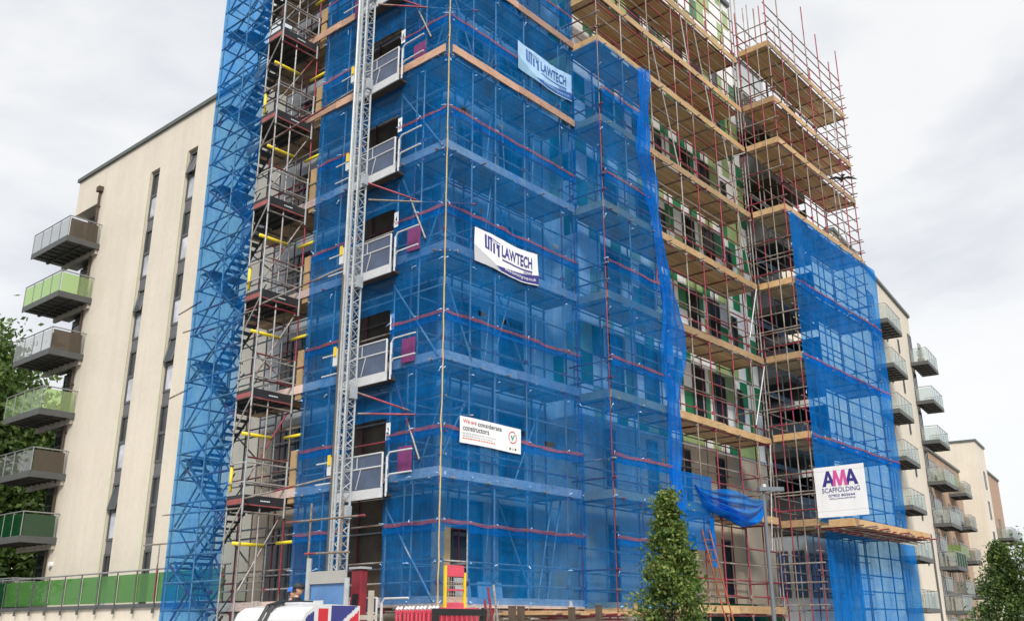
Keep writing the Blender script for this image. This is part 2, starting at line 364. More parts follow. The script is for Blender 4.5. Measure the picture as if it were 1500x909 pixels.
def tag(o, label=None, cat=None, group=None, kind=None):
    if label: o['label'] = label
    if cat: o['category'] = cat
    if group: o['group'] = group
    if kind: o['kind'] = kind
    return o
def empty(name, loc=(0, 0, 0), label=None, cat=None, group=None, rotz=0.0):
    o = bpy.data.objects.new(name, None); COL.objects.link(o); o.location = loc; o.rotation_euler = (0, 0, rotz)
    o.empty_display_size = 0.2
    return tag(o, label, cat, group)
def share(name, mesh, parent, loc=(0, 0, 0), rot=(0, 0, 0), scale=(1, 1, 1)):
    o = bpy.data.objects.new(name, mesh); COL.objects.link(o); o.parent = parent
    o.location = loc; o.rotation_euler = rot; o.scale = scale
    return o
def copy_tree(o, parent=None):
    c = o.copy(); COL.objects.link(c)
    if parent: c.parent = parent
    for ch in list(o.children): copy_tree(ch, c)
    return c
UNIT = {}
def pole(name, parent, p0, p1, mat='scaffold_tube', r=0.0245):
    """one scaffold tube as an object of its own; all tubes of a material share one unit cylinder"""
    if mat not in UNIT:
        mb = MB(); mb.tube((0, 0, 0), (0, 0, 1), 1.0, 8, mat); me = mb.mesh('tube_'+mat, True)
        for p in me.polygons:
            if len(p.vertices) > 4: p.use_smooth = False
        UNIT[mat] = me
    o = bpy.data.objects.new(name, UNIT[mat]); COL.objects.link(o); o.parent = parent
    base = parent.location if parent else Vector((0, 0, 0))
    p0 = Vector(p0)-base; p1 = Vector(p1)-base; d = p1-p0
    o.rotation_mode = 'QUATERNION'; o.rotation_quaternion = d.to_track_quat('Z', 'Y'); o.location = p0; o.scale = (r, r, d.length)
    return o
_cp = MB(); _cp.tube((0, 0, -0.055), (0, 0, 0.055), 0.047, 6, 'scaffold_tube_red'); _cp.box(-0.03, 0.03, -0.075, 0.075, -0.03, 0.03, 'scaffold_tube_red')
COUPLER = _cp.mesh('coupler')

G = -0.9                                            # street level
LV = [2.10]+[4.95+2.8*k for k in range(8)]          # boarded lifts

# ------------------------------------------------------------------ setting
mb = MB(); mb.box(-400, 600, -400, 600, G-1.0, G-0.12); tag(mb.build('ground', mat='paving'), kind='structure')
mb = MB(); mb.box(-400, -9.5, -400, 600, G-0.118, G-0.115); mb.box(-9.5, 600, -400, -9.5, G-0.118, G-0.115)
tag(mb.build('road', mat='asphalt'), kind='structure')
mb = MB(); mb.prism([(-9.2, -9.2), (600, -9.2), (600, 600), (-9.2, 600)], G-0.12, G)
tag(mb.build('pavement', mat='paving'), kind='structure')
mb = MB(); mb.box(-9.5, 600, -9.5, -9.2, G-0.12, G+0.004); mb.box(-9.5, -9.2, -9.2, 600, G-0.12, G+0.004)
tag(mb.build('kerb', mat='concrete'), kind='structure')
mb = MB()
for k in range(-6, 30):
    mb.box(k*6.0, k*6.0+3, -13.05, -12.95, G-0.1145, G-0.111)
    if k > -3: mb.box(-13.05, -12.95, k*6.0, k*6.0+3, G-0.1145, G-0.111)
tag(mb.build('road_marking', mat='road_paint'), kind='structure')

# ------------------------------------------------------------------ windows shared by the main block
def window_meshes(w, h, mull=True, frame='dark_frame', pane='dark_pane'):
    f = MB(); t = 0.06
    f.box(0, w, 0, 0.05, 0, t); f.box(0, w, 0, 0.05, h-t, h); f.box(0, t, 0, 0.05, t, h-t); f.box(w-t, w, 0, 0.05, t, h-t)
    if mull: f.box(w/2-t/2, w/2+t/2, 0.002, 0.05, t, h-t)
    f.mats = [frame]; f.m = [0]*len(f.f)
    p = MB(); p.box(t*0.5, w-t*0.5, 0.022, 0.034, t*0.5, h-t*0.5, pane)
    return f.mesh('window'), p.mesh('pane')
def put_window(parent, me, loc, rotz=0.0, sub='pane'):
    w = share('window', me[0], parent, loc, (0, 0, rotz)); share(sub, me[1], w); return w
# rotz=0: window faces -y (front at local y=0, proud), rotz=-90deg faces -x

# ------------------------------------------------------------------ main block under the scaffold
main = empty('apartment_block', (1.35, 1.35, G), 'tall apartment block under repair with chequered white and green cladding behind the scaffolding', 'building')
B0 = Vector((1.35, 1.35, G))
def mloc(x, y, z): return (x-B0.x, y-B0.y, z-B0.z)
def shift(mbx, base):
    mbx.v = [(x-base.x, y-base.y, z-base.z) for x, y, z in mbx.v]; return mbx
mb = MB(); mb.prism([(1.35, 1.35), (6.0, 1.35), (6.0, 0.35), (17.4, 0.35), (17.4, 9.2), (1.35, 9.2)], 7.35, 27.4)
shift(mb, B0).build('wall', main, 'grey_panel')
mb = MB(); mb.prism([(1.36, 1.36), (6.01, 1.36), (6.01, 0.36), (17.39, 0.36), (17.39, 9.19), (1.36, 9.19)], G, 7.348)
shift(mb, B0).build('lower_wall', main, 'beige_render')
mb = MB(); mb.prism([(1.25, 1.25), (5.9, 1.25), (5.9, 0.22), (17.52, 0.22), (17.52, 9.3), (1.25, 9.3)], 27.402, 27.6)
shift(mb, B0).build('coping', main, 'dark_frame')
mb = MB(); mb.box(17.402, 20.5, 0.35, 9.2, 4.7, 24.0); shift(mb, B0).build('side_wing', main, 'grey_panel')
mb = MB(); mb.box(20.502, 31.5, 2.2, 12, G, 14.3); shift(mb, B0).build('link_block', main, 'cream_render')
mb = MB(); mb.box(17.42, 20.5, 0.36, 0.40, 24.002, 25.1, 'smoked_glass'); mb.box(17.42, 20.5, 0.33, 0.43, 25.102, 25.16, 'dark_frame')
shift(mb, B0).build('roof_parapet', main)
# chequered cladding: one sheet of small panels
cl = MB(); pw, ph = 0.575, 0.935
def panel_col(i, j, band=0):
    h = random.Random(i*7919+j*104729+band*31).random()
    if (i+j+band) % 2 == 0: return 'white_cladding' if h < 0.85 else 'lime_cladding'
    return 'green_cladding' if h < 0.60 else ('lime_cladding' if h < 0.88 else 'white_cladding')
nz = int((27.3-7.4)/ph)
for i in range(int((17.38-6.0)/pw)+1):
    for j in range(nz+1):
        x0 = 6.0+i*pw; x1 = min(x0+pw-0.012, 17.39); z0 = 7.4+j*ph; z1 = min(z0+ph-0.012, 27.38)
        if x1-x0 < 0.1: continue
        mt = panel_col(i, j)
        if z0 > 23 and mt == 'green_cladding' and (i+j) % 3: mt = 'white_cladding'
        cl.box(x0, x1, 0.325, 0.348, z0, z1, mt)
for i in range(2):
    for j in range(nz+1):
        y0 = 0.35+i*0.5; z0 = 7.4+j*ph; cl.box(5.975, 5.998, y0, y0+0.488, z0, min(z0+ph-0.012, 27.38), panel_col(i, j, 3))
shift(cl, B0).build('cladding', main)
wA = window_meshes(1.0, 2.1); wB = window_meshes(0.82, 2.25, False, pane='black_pane'); wS = window_meshes(0.40, 1.25, False)
wL = window_meshes(1.25, 2.15); wG = window_meshes(1.15, 2.5, True); wN = window_meshes(0.6, 2.2, False, pane='black_pane')
for k in range(0, 8):
    z = LV[k]+0.12
    for x in (1.75, 3.55): put_window(main, wA if k else wG, mloc(x, 1.30, z))
    for y in (4.15, 7.2): put_window(main, wL, mloc(1.30, y+1.25, z), -math.pi/2)
    if k >= 2:
        for x in (7.3, 9.3, 12.3, 13.75): put_window(main, wB, mloc(x, 0.27, z))
        for x in (10.75, 15.5): put_window(main, wS, mloc(x, 0.28, z+0.75))
for x in (7.0, 9.3, 11.3, 13.6):
    for z in (2.2, 4.95): put_window(main, wN, mloc(x, 0.32, z))
for k in range(0, 8):                                       # dark brown sheets painting in the shaded interior behind the hoist landings
    d = MB(); d.box(1.285, 1.347, 1.6, 5.1, LV[k]+0.05, LV[k]+2.72); shift(d, B0).build('doorway', main, 'brown_sheet')
    d = MB(); d.box(1.26, 1.284, 5.3, 6.9, LV[k]+0.02, LV[k]+2.3); shift(d, B0).build('bay_dark_sheet', main, 'brown_sheet')  # brown sheet painting in the dark openings behind the left bay
for k, z in enumerate((5.0, 7.75, 10.55, 13.35, 16.15, 18.95, 21.2)):      # balconies beside the inner corner, recess shade put into black and dark panels
    p = MB(); p.box(17.35, 20.6, -0.95, 0.345, z-0.25, z, 'balcony_soffit'); p.box(20.45, 20.6, -0.95, 0.345, z+0.003, z+2.2, 'recess_black')
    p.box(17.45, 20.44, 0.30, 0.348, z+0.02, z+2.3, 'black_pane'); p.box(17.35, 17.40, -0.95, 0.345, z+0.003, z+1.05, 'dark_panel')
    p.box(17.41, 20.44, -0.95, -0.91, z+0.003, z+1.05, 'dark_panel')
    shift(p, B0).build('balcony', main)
bay = MB(); bay.box(17.41, 22.2, -0.9, 0.34, G, 4.72); shift(bay, B0).build('entrance_bay', main, 'grey_panel')
wE = window_meshes(0.7, 1.5, False, pane='blue_pane')
for x in (17.6, 18.7, 19.9, 21.0): put_window(main, wE, mloc(x, -0.95, 2.6))
for y in (0.2, -0.42):
    put_window(main, window_meshes(0.45, 1.6, False, pane='blue_pane'), mloc(17.36, y+0.06, 2.6), -math.pi/2)
gp = MB(); gp.box(10.6, 17.0, -0.05, -0.03, 1.2, 2.35); shift(gp, B0).build('green_balustrade', main, 'dark_green_glass')

# ------------------------------------------------------------------ scaffolds
class Face:
    """a straight run of scaffold: axis = along, inward = towards the wall"""
    def __init__(s, origin, axis, inward): s.o = Vector(origin); s.a = Vector(axis); s.n = Vector(inward)
    def p(s, u, d, z): q = s.o + s.a*u + s.n*d; return Vector((q.x, q.y, z))

def scaffold(face, label, length, stands, levels, z0, ztop, depth=1.22, toe='toe_board_new', deckmat='boards_along_x', u_deck=0.0,
             outer=(-0.09, 0.5, 1.0), inner=(-0.09, 0.95), tr_step=1.15, braces=(), end_toe=None, tops=None, coup=True, bottoms=True, u_end=None, far_toe=False, pale=False):
    mix = (lambda a: ('galvanised_tube' if rnd.random() < 0.6 else ('scaffold_tube' if rnd.random() < 0.5 else 'scaffold_tube_red')) if pale else a)
    root = empty('scaffold', face.p(0, 0, z0), label, 'scaffold', 'scaffolds around the block')
    k = 0
    for i, u in enumerate(stands):
        zt = ztop + (tops[i % len(tops)] if tops else 0)
        pole('standard', root, face.p(u, 0, z0), face.p(u, 0, zt), mix('scaffold_tube_red' if rnd.random() < 0.45 else 'scaffold_tube'))
        pole('standard', root, face.p(u+0.04, depth, z0), face.p(u+0.04, depth, zt-0.4), 'scaffold_tube_red' if rnd.random() < 0.4 else 'scaffold_tube')
    L = u_end if u_end else length
    for li, z in enumerate(levels):
        for dz in outer:
            e0, e1 = rnd.uniform(0.05, 0.3), rnd.uniform(0.05, 0.3); t0, t1 = rnd.uniform(-0.03, 0.03), rnd.uniform(-0.03, 0.03)
            pole('ledger', root, face.p(-e0*0.4, 0.05, z+dz+t0), face.p(L+e1*0.5, 0.05, z+dz+t1), mix('scaffold_tube_red' if rnd.random() < 0.5 else 'scaffold_tube'))
        for dz in inner:
            pole('ledger', root, face.p(0, depth-0.05, z+dz), face.p(L, depth-0.05, z+dz), mix('scaffold_tube'))
        u = 0.25
        while u < L:
            pole('transom', root, face.p(u, -rnd.uniform(0.08, 0.22), z-0.045), face.p(u, depth+0.06, z-0.045), 'scaffold_tube')
            u += tr_step*rnd.uniform(0.85, 1.12)
        d = MB()
        def bx(u0, u1, d0, d1, za, zb):
            a = face.p(u0, d0, za); b = face.p(u1, d1, zb); d.box(a.x-root.location.x, b.x-root.location.x, a.y-root.location.y, b.y-root.location.y, za-root.location.z, zb-root.location.z)
        bx(u_deck, L, 0.09, depth-0.06, z-0.02, z+0.018); d.build('deck', root, deckmat)
        nseg = max(1, round(L/3.6)); us = [L*q/nseg for q in range(nseg+1)]
        off = -0.125 if (pale and z > 16) else 0.0
        for q in range(nseg):
            d = MB(); jit = rnd.uniform(-0.012, 0.02)
            bx(us[q]+(0.0 if q == 0 else 0.004), us[q+1]-0.004, off-0.035-(0.004 if q % 2 else 0), off+0.003-(0.004 if q % 2 else 0), z-0.03+jit, z+0.195+jit); d.build('toe_board', root, 'toe_board_salmon' if off else toe)
        if end_toe:
            d = MB(); bx(-0.04, -0.002, 0.004, depth-0.05, z-0.03, z+0.195); d.build('toe_board', root, toe)
            pole('ledger', root, face.p(-0.05, -0.15, z+0.5), face.p(-0.05, depth+0.1, z+0.5), 'scaffold_tube_red')
            pole('ledger', root, face.p(-0.05, -0.15, z+1.0), face.p(-0.05, depth+0.1, z+1.0), 'scaffold_tube')
        if far_toe:
            d = MB(); bx(L+0.002, L+0.04, 0.004, depth-0.05, z-0.03, z+0.195); d.build('toe_board', root, toe)
            for dz in (0.5, 1.0): pole('ledger', root, face.p(L+0.05, -0.15, z+dz), face.p(L+0.05, depth+0.1, z+dz), 'scaffold_tube')
    n = 0
    if coup:
        for z in levels:
            for u in stands:
                for dz in outer[:2]:
                    if n >= 98: break
                    q = face.p(u, 0.02, z+dz); share('coupler', COUPLER, root, q-root.location, (0, 0, rnd.uniform(0, 3))); n += 1
    for (u0, za, u1, zb, dd) in braces:
        pole('brace', root, face.p(u0, dd, za), face.p(u1, dd, zb), 'galvanised_tube')
    return root

fA = Face((0, 0, 0), (1, 0, 0), (0, 1, 0)); fL = Face((0, 0, 0), (0, 1, 0), (1, 0, 0))
fB = Face((5.4, -1.04, 0), (1, 0, 0), (0, 1, 0)); fC = Face((15.05, -2.4, 0), (1, 0, 0), (0, 1, 0))
LB = [2.05, 4.9, 7.6, 10.45, 13.25, 16.08, 18.85, 20.55, 22.75]
LC = [4.8, 7.7, 10.5, 13.25, 16.1, 18.85, 20.6, 23.05]
scaffold(fA, 'blue-netted scaffold bay right of the front corner, with faded boards', 5.4, [0.0, 0.93, 1.86, 3.1, 4.75, 5.36], LV, G, 27.5, toe='toe_board_old', outer=(-0.09, 0.5, 1.0, 1.85), inner=(-0.09, 0.95, 1.85), pale=True,
         braces=[(0.05, LV[k]+1.9, 0.95, LV[k]+0.1, -0.05) for k in (2, 5)]+[(3.2, LV[k]+2.7, 4.7, LV[k]+0.1, 1.1) for k in (0, 2, 3, 5, 6)]+[(0.9, LV[k]+0.1, 1.9, LV[k]+2.7, 1.15) for k in (1, 3, 4, 6)]+[(2.1, LV[k]+0.1, 2.35, LV[k]+2.3, 0.6) for k in range(0, 8)]+[(4.0, LV[k]+0.1, 4.15, LV[k]+2.2, 0.5) for k in (1, 2, 4, 5, 7)]+[(0.3, 4.9, 1.8, 7.7, 0.6), (2.2, 7.8, 3.1, 10.4, 0.5), (1.7, 10.6, 2.1, 13.3, 0.35), (2.6, 13.4, 2.4, 16.1, 0.3), (1.9, 16.2, 2.9, 18.9, 0.5), (4.0, 10.7, 3.2, 13.3, 0.8), (3.3, 5.0, 4.7, 7.7, 0.7)])
scaffold(fL, 'blue-netted scaffold bay left of the front corner, behind the hoist mast', 5.25, [0.9, 1.78, 3.14, 4.2, 5.22, 6.5, 7.9, 9.0], LV, G, 27.5, toe='toe_board_old', deckmat='boards_along_y', u_deck=1.17, outer=(-0.09, 0.5, 1.0, 1.85), inner=(-0.09, 0.95, 1.85), u_end=9.0, pale=True,
         braces=[(1.75, LV[k]-0.6, 0.1, LV[k]-2.75, -0.06) for k in (1, 3, 5, 7)]+[(0.2, LV[k]-0.1, 1.2, LV[k]-2.4, 0.5) for k in (2, 4, 6)])
scB = scaffold(fB, 'open scaffold with new timber boards in front of the chequered cladding', 9.6, [0.0, 1.35, 3.0, 4.65, 5.75, 7.3, 8.6, 9.55], LB, G, 25.3, outer=(-0.09, 0.47, 0.95, 1.45, 1.95), inner=(-0.09, 0.5, 0.95, 1.6), end_toe=True, tops=[0.4, 1.2, -0.2, 1.5, 0.2, 0.9, 1.9],
         braces=[(3.2, 20.6, 4.6, 16.2, 0.02), (8.0, 18.7, 9.3, 13.4, 0.02), (6.3, 22.6, 7.3, 18.9, 0.02), (4.9, 25.0, 5.8, 20.6, 0.02), (9.45, 7.55, 8.9, 4.0, -0.05)])
scC = scaffold(fC, 'tallest open scaffold bay at the right end, its poles standing above the roof', 7.4, [0.0, 1.2, 2.5, 3.8, 5.1, 6.3, 7.35], LC, G, 24.6, depth=1.3, outer=(-0.09, 0.47, 0.95, 1.45, 1.95), inner=(-0.09, 0.5, 0.95, 1.6), end_toe=True, far_toe=True, tr_step=1.15, tops=[0.9, 2.0, 0.4, 2.3, 1.6, 0.8, 1.9],
         braces=[(5.4, 18.8, 5.9, 16.2, -0.03), (6.1, 22.9, 5.9, 20.7, -0.03)])
pole('brace', scB, (14.8, -1.12, 13.2), (14.0, -1.1, 11.2), 'mast_steel'); pole('brace', scB, (14.9, -1.12, 10.35), (13.9, -1.1, 8.1), 'mast_steel'); pole('brace', scB, (8.2, -1.12, 12.9), (7.9, -1.1, 10.7), 'scaffold_tube_red')
pole('brace', scB, (14.9, -1.12, 18.75), (13.9, -1.1, 18.2), 'mast_steel')
for z in (21.0, 21.6, 17.1, 17.8, 14.4, 15.0, 11.6, 12.2, 8.8, 9.4, 5.9, 6.5, 3.0, 3.6, 2.3):      # rungs across the open return bay at the inner corner
    pole('guard_tube', scC, (15.0, -2.55, z), (15.0, 0.2, z), 'scaffold_tube' if rnd.random() < 0.7 else 'scaffold_tube_red')
for z in (0.4, 1.0, 1.6, 2.2, 2.8, 3.4, 4.0):
    for yy in (-2.35, -1.15): pole('guard_tube', scC, (14.9, yy, z+rnd.uniform(-0.1, 0.1)), (22.6, yy, z+rnd.uniform(-0.1, 0.1)), 'scaffold_tube')
for y in (-1.95, -1.5, -0.9, -0.45):
    pole('standard', scC, (15.02, y, G), (15.02, y, 23.6+rnd.uniform(0, 1.5)), 'scaffold_tube_red' if y in (-1.5, -0.45) else 'scaffold_tube')
for x in (22.45, 22.5):                                                       # ladder-like end frame
    for k in range(22): pole('rung', scC, (x, -2.5, 14.2+k*0.5), (x, -1.0, 14.2+k*0.5), 'scaffold_tube', 0.02) if x > 22.47 else None
for k, (x, z) in enumerate(((15.3, 26.4), (16.0, 25.9), (14.7, 25.2), (17.6, 26.9))):
    pole('standard', scC, (x, -1.05, 20.0), (x, -1.05, z), 'scaffold_tube')
# timber outrigger platforms
def outrigger(label, x0, x1, y0, y1, z, toe_h=0.2):
    r = empty('outrigger_platform', (x0, y1, z), label, 'platform', 'boarded outrigger platforms')
    d = MB(); d.box(0, x1-x0, y0-y1, 0, -0.02, 0.02); d.build('deck', r, 'boards_along_x')
    d = MB(); d.box(-0.03, x1-x0+0.03, y0-y1-0.04, y0-y1-0.002, -0.04, toe_h); d.build('toe_board', r, 'toe_board_new')
    d = MB(); d.box(-0.04, -0.002, y0-y1, -0.3, -0.04, toe_h); d.build('toe_board', r, 'toe_board_new')
    u = x0+0.25
    while u < x1: pole('transom', r, (u, y1+0.1, z-0.06), (u+0.0, y0-rnd.uniform(0.15, 0.45), z-0.02), 'scaffold_tube_red'); u += 0.62
    for y in (y0+0.3, y1-0.5): pole('ledger', r, (x0-0.25, y, z-0.125), (x1+0.3, y, z-0.125), 'scaffold_tube')
    for u in (x0+0.2,) if x0 > 99 else (): pole('brace', r, (u, y0+0.25, z-0.15), (u, y1-0.02, z-1.6), 'scaffold_tube')
    return r
outrigger('orange-edged timber platform jutting out under the square scaffolder\'s banner', 15.0, 22.3, -3.6, -2.52, 4.72)
outrigger('low timber platform with red tube ends along the foot of the netting', 1.7, 5.3, -1.75, -0.15, 1.95, 0.05)

# ------------------------------------------------------------------ stair tower at the left
tw = empty('stair_tower', (-1.3, 6.5, G), 'tall scaffold stair tower sheathed in blue net at the left, with black-edged landings', 'scaffold', 'scaffolds around the block')
TX0, TX1, TY0, TY1 = -1.3, 0.0, 6.5, 9.1
for x in (TX0, TX1):
    for y in (TY0, 7.8, TY1): pole('standard', tw, (x, y, G), (x, y, 27), 'galvanised_tube')
pole('standard', tw, (TX0, 5.8, G), (TX0, 5.8, 26), 'galvanised_tube'); pole('standard', tw, (TX1, 5.8, G), (TX1, 5.8, 26), 'scaffold_tube_red')
pole('standard', tw, (TX0+0.55, 5.85, G), (TX0+0.55, 5.85, 26), 'galvanised_tube')
z = 0.0; k = 0
while z < 26:
    pole('ledger', tw, (TX0, TY0, z), (TX0, TY1+0.1, z), 'scaffold_tube', 0.03)
    if k % 2 == 0: pole('ledger', tw, (TX1, TY0, z), (TX1, TY1, z), 'scaffold_tube')
    pole('cross_tube', tw, (TX0, TY1, z), (TX1, TY1, z), 'scaffold_tube')
    z += 0.7; k += 1
z = 0.0; k = 0
while z < 25:
    a, b = (TY0, TY1) if k % 2 else (TY1, TY0)
    pole('brace', tw, (TX0+0.04, a, z), (TX0+0.04, b, z+1.9), 'scaffold_tube', 0.03); pole('brace', tw, (TX0+0.07, b, z+0.1), (TX0+0.07, (a+b)/2, z+1.5), 'scaffold_tube', 0.027)
    if k % 2 == 0: pole('brace', tw, (TX1-0.05, b, z), (TX1-0.05, a, z+1.9), 'scaffold_tube')
    pole('brace', tw, (TX0+0.1, TY1-0.04, z), (TX1-0.1, TY1-0.04, z+1.9), 'scaffold_tube')
    z += 1.4; k += 1
for k in range(-1, 9):                                    # stair flights and half landings
    z = LV[1]+2.8*(k-1)-0.2
    for f in (0, 1):
        zz = z+1.4*f; y0, y1 = (7.2, 8.8) if f == 0 else (8.8, 7.2); xs = -1.05 if f == 0 else -0.45
        fl = MB()
        for side in (-0.24, 0.24): fl.tube((xs+side+1.3, y0-6.5, zz+0.9-G), (xs+side+1.3, y1-6.5, zz+2.3-G), 0.02, 6); fl.tube((xs+side+1.3, y0-6.5, zz-G), (xs+side+1.3, y1-6.5, zz+1.4-G), 0.035, 6)
        for q in range(1, 8):
            yy = y0+(y1-y0)*q/8; fl.box(xs-0.24+1.3, xs+0.24+1.3, yy-6.5-0.125, yy-6.5+0.125, zz+1.4*q/8-G-0.02, zz+1.4*q/8-G+0.02)
        fl.build('stair_flight', tw, 'balcony_steel')
    ld = MB(); ld.box(0.05, 1.28, 2.0, 2.58, z+1.4-G-0.04, z+1.4-G); ld.build('half_landing', tw, 'balcony_steel')
for k in range(1, 9):                                     # landings outside the net, each with black toe boards and rails
    z = LV[k]-0.28
    p = MB(); p.box(0.0, 1.3, -0.70, 0.75, z-G, z-G+0.05)
    for q in range(5): p.box(0.1+q*0.26, 0.13+q*0.26, -0.70, 0.75, z-G-0.07, z-G-0.002)
    lp = p.build('landing', tw, 'balcony_soffit')
    t = MB(); t.box(-0.03, 1.3, -0.735, -0.705, z-G-0.03, z-G+0.23); t.build('toe_board', lp, 'black_toe')
    t = MB(); t.box(-0.035, -0.003, -0.70, -0.02, z-G-0.03, z-G+0.23); t.build('toe_board', lp, 'black_toe')
    t = MB()
    for q in range(6): t.box(0.50+q*0.05, 0.535+q*0.05, -0.739, -0.7355, z-G+0.09, z-G+0.12)
    t.build('lettering', lp, 'white_ink')
    st = MB(); st.box(-0.034, 1.3, -0.737, -0.7055, z-G-0.032, z-G+0.0); st.box(-0.038, -0.0355, -0.70, -0.02, z-G+0.0, z-G+0.13); st.build('red_stripe', lp, 'faded_red')
    g = MB()
    for dz in (0.55, 1.05): g.tube((-0.02, -0.76, z-G+dz), (1.35, -0.76, z-G+dz), 0.022, 6); g.tube((-0.04, -0.76, z-G+dz), (-0.04, 0.0, z-G+dz), 0.022, 6)
    g.build('guard_rail', lp, 'galvanised_tube')
    for xx in (-0.04, 1.24): g = MB(); g.tube((xx, -0.76, z-G-0.28), (xx, -0.76, z-G+1.2), 0.026, 6); g.build('post', lp, 'mast_steel')
    g = MB(); g.tube((-0.04, -0.05, z-G-0.9), (-0.04, -0.72, z-G-0.05), 0.022, 6); g.build('bracket', lp, 'galvanised_tube')
    y = MB(); y.tube((-0.15, -0.62, z-G-1.0), (0.75, -0.62, z-G-1.0), 0.047, 10); y.build('foam_sleeve', tw, 'yellow_foam', smooth=True)
    y = MB(); y.tube((1.3, -0.45, z-G-0.9), (1.3, -1.2, z-G-0.9), 0.043, 10); y.build('foam_sleeve', tw, 'yellow_foam', smooth=True)
    y = MB(); y.tube((0.02, -0.04, z-G+0.35), (0.02, -0.04, z-G+1.0), 0.04, 8); k % 2 and y.build('foam_sleeve', tw, 'yellow_foam', smooth=True)
    b = MB(); b.box(1.30, 1.34, -1.05, -0.8, z-G+0.1, z-G+1.5); b.build('timber_board', tw, 'plywood')
    for q, dz in enumerate((0.2, 0.9, 1.6)): pole('guard_tube', tw, (-1.3, 5.82, z+dz-0.4), (0.0, 5.82, z+dz-0.4), 'scaffold_tube_red' if (q+k) % 3 == 0 else 'scaffold_tube')
    pole('ledger', tw, (0.0, 5.2, z+1.0), (0.0, 6.5, z+1.0), 'scaffold_tube_red')
    pole('brace', tw, (-1.2, 5.9, z-2.2), (-0.05, 5.9, z-0.2), 'scaffold_tube')
for (z, y) in ((9.9, 6.45), (4.55, 6.45)):
    pole('ledger', tw, (-1.33, 9.6, z+0.1), (-1.33, 5.9, z), 'scaffold_tube')

# ------------------------------------------------------------------ netting
def nz_(a, b, s=0.0): return noise.noise(Vector((a, b, s)))
def net_patch(name, parent, mat, pos, u0, u1, z0, z1, step=0.13, keep=None, umax=None):
    nu = max(2, int((u1-u0)/step)); nzv = max(2, int((z1-z0)/step)); mbx = MB(); b = parent.location if parent else Vector((0, 0, 0))
    idx = {}
    for j in range(nzv+1):
        z = z0+(z1-z0)*j/nzv
        ue = umax(z) if umax else u1
        for i in range(nu+1):
            u = u0+(ue-u0)*i/nu; q = pos(u, z)-b; idx[i, j] = len(mbx.v); mbx.v.append(tuple(q))
    for j in range(nzv):
        for i in range(nu):
            if keep and not keep(u0+(u1-u0)*(i+0.5)/nu, z0+(z1-z0)*(j+0.5)/nzv): continue
            mbx.f.append((idx[i, j], idx[i+1, j], idx[i+1, j+1], idx[i, j+1])); mbx.m.append(0)
    mbx.mats = [mat]
    o = mbx.build(name, parent, smooth=True)
    return o
def net_pos(face, seed, amp=0.04, base=-0.075, bays=None):
    def f(u, z):
        tension = 1.0
        if bays:
            dd = min(abs(u-s) for s in bays); tension = min(1.0, 0.25+dd*1.6)
        d = base-amp*tension*(0.6+nz_(u*0.9, z*0.55, seed))-0.016*nz_(u*5.0+z*0.6, z*0.7, seed+5)-0.007*nz_(u*11.0, z*2.0, seed+9)
        return face.p(u, d, z)
    return f
def band(parent, pos, u0, u1, z, bays, seed, mat='orange_webbing', h=0.085, sag=0.022, proud=-0.035, face=None, name='orange_band'):
    if name == 'orange_band': h = 0.10
    mbx = MB(); n = max(6, int((u1-u0)/0.12)); b = parent.location
    rows = []
    for i in range(n+1):
        u = u0+(u1-u0)*i/n
        ds = min(abs(u-s) for s in bays) if bays else 0.5
        bi = min(range(len(bays)), key=lambda q: abs(bays[q]-u-0.4)) if bays else 0; zc = z-sag*(0.25+2.2*random.Random(int(seed*13)+bi*7+int(z*10)).random())*min(1.0, ds*1.3)+0.02*nz_(u*1.7, seed, 1.0)
        hh = h*(0.8+0.5*nz_(u*2.2, seed, 4.0))
        p0 = pos(u, zc)+face.n*proud; p1 = pos(u, zc+hh)+face.n*proud
        rows.append((p0-b, p1-b))
    for r0, r1 in zip(rows, rows[1:]): mbx.face([r0[0], r1[0], r1[1], r0[1]], mat)
    return mbx.build(name, parent)
_t = MB(); _t.tube((0, 0, -0.035), (0, 0, 0.035), 0.016, 6, 'tie_cord'); _t.tube((0, 0, 0), (0.03, 0.01, -0.11), 0.008, 5, 'tie_cord'); TIE = _t.mesh('net_tie')
def tiered_net(root, face, mat, u0, u1, zs, seed, bays, keep=None, umax=None, amp=0.04, bands=True, step=0.13, base=-0.075):
    pos = net_pos(face, seed, amp, base, bays)
    for k, (za, zb) in enumerate(zip(zs, zs[1:])):
        hr = random.Random(int(seed*31)+k); holes = [(hr.uniform(u0+0.3, u1-0.3), za+hr.uniform(-0.05, 0.3), hr.uniform(0.06, 0.2)) for q in range(2)] if bands else []
        kp = lambda u, z: (keep is None or keep(u, z)) and not any(abs(u-a)/c+abs(z-b)*1.8/c < 1 for a, b, c in holes)
        lap = 0.014 if k % 2 else 0.0; net_patch('net_sheet', root, mat, lambda u, z: pos(u, z)-face.n*lap, u0, u1, za-(0.22 if k else 0), zb, step, kp, umax)
        for bu in bays:
            for fz in (0.02, 0.5):
                if (umax and bu > umax(za)) or (keep and not keep(bu, za+(zb-za)*fz)): continue
                tp = pos(bu+hr.uniform(-0.05, 0.05), za+(zb-za)*fz)-root.location-face.n*0.02; share('net_tie', TIE, root, tp, (hr.uniform(0, 3), hr.uniform(0, 3), 0))
        if bands and k:
            ue = umax(za) if umax else u1
            band(root, pos, u0, ue, za-0.03, bays, seed+k, face=face)
    return pos
ZT = [2.15, 3.92]+[LV[k]+1.12 for k in range(1, 8)]+[27.0]
baysA = [0.0, 0.93, 1.86, 3.1, 4.75, 5.36]
nA = empty('debris_net', (0, 0, 2), 'large blue debris net right of the front corner, carrying the white banners', 'debris net', 'blue debris nets')
tiered_net(nA, fA, 'debris_netting', -0.05, 5.42, ZT, 3.0, baysA, keep=lambda u, z: not (0.10 < u < 0.86 and z < 3.80))
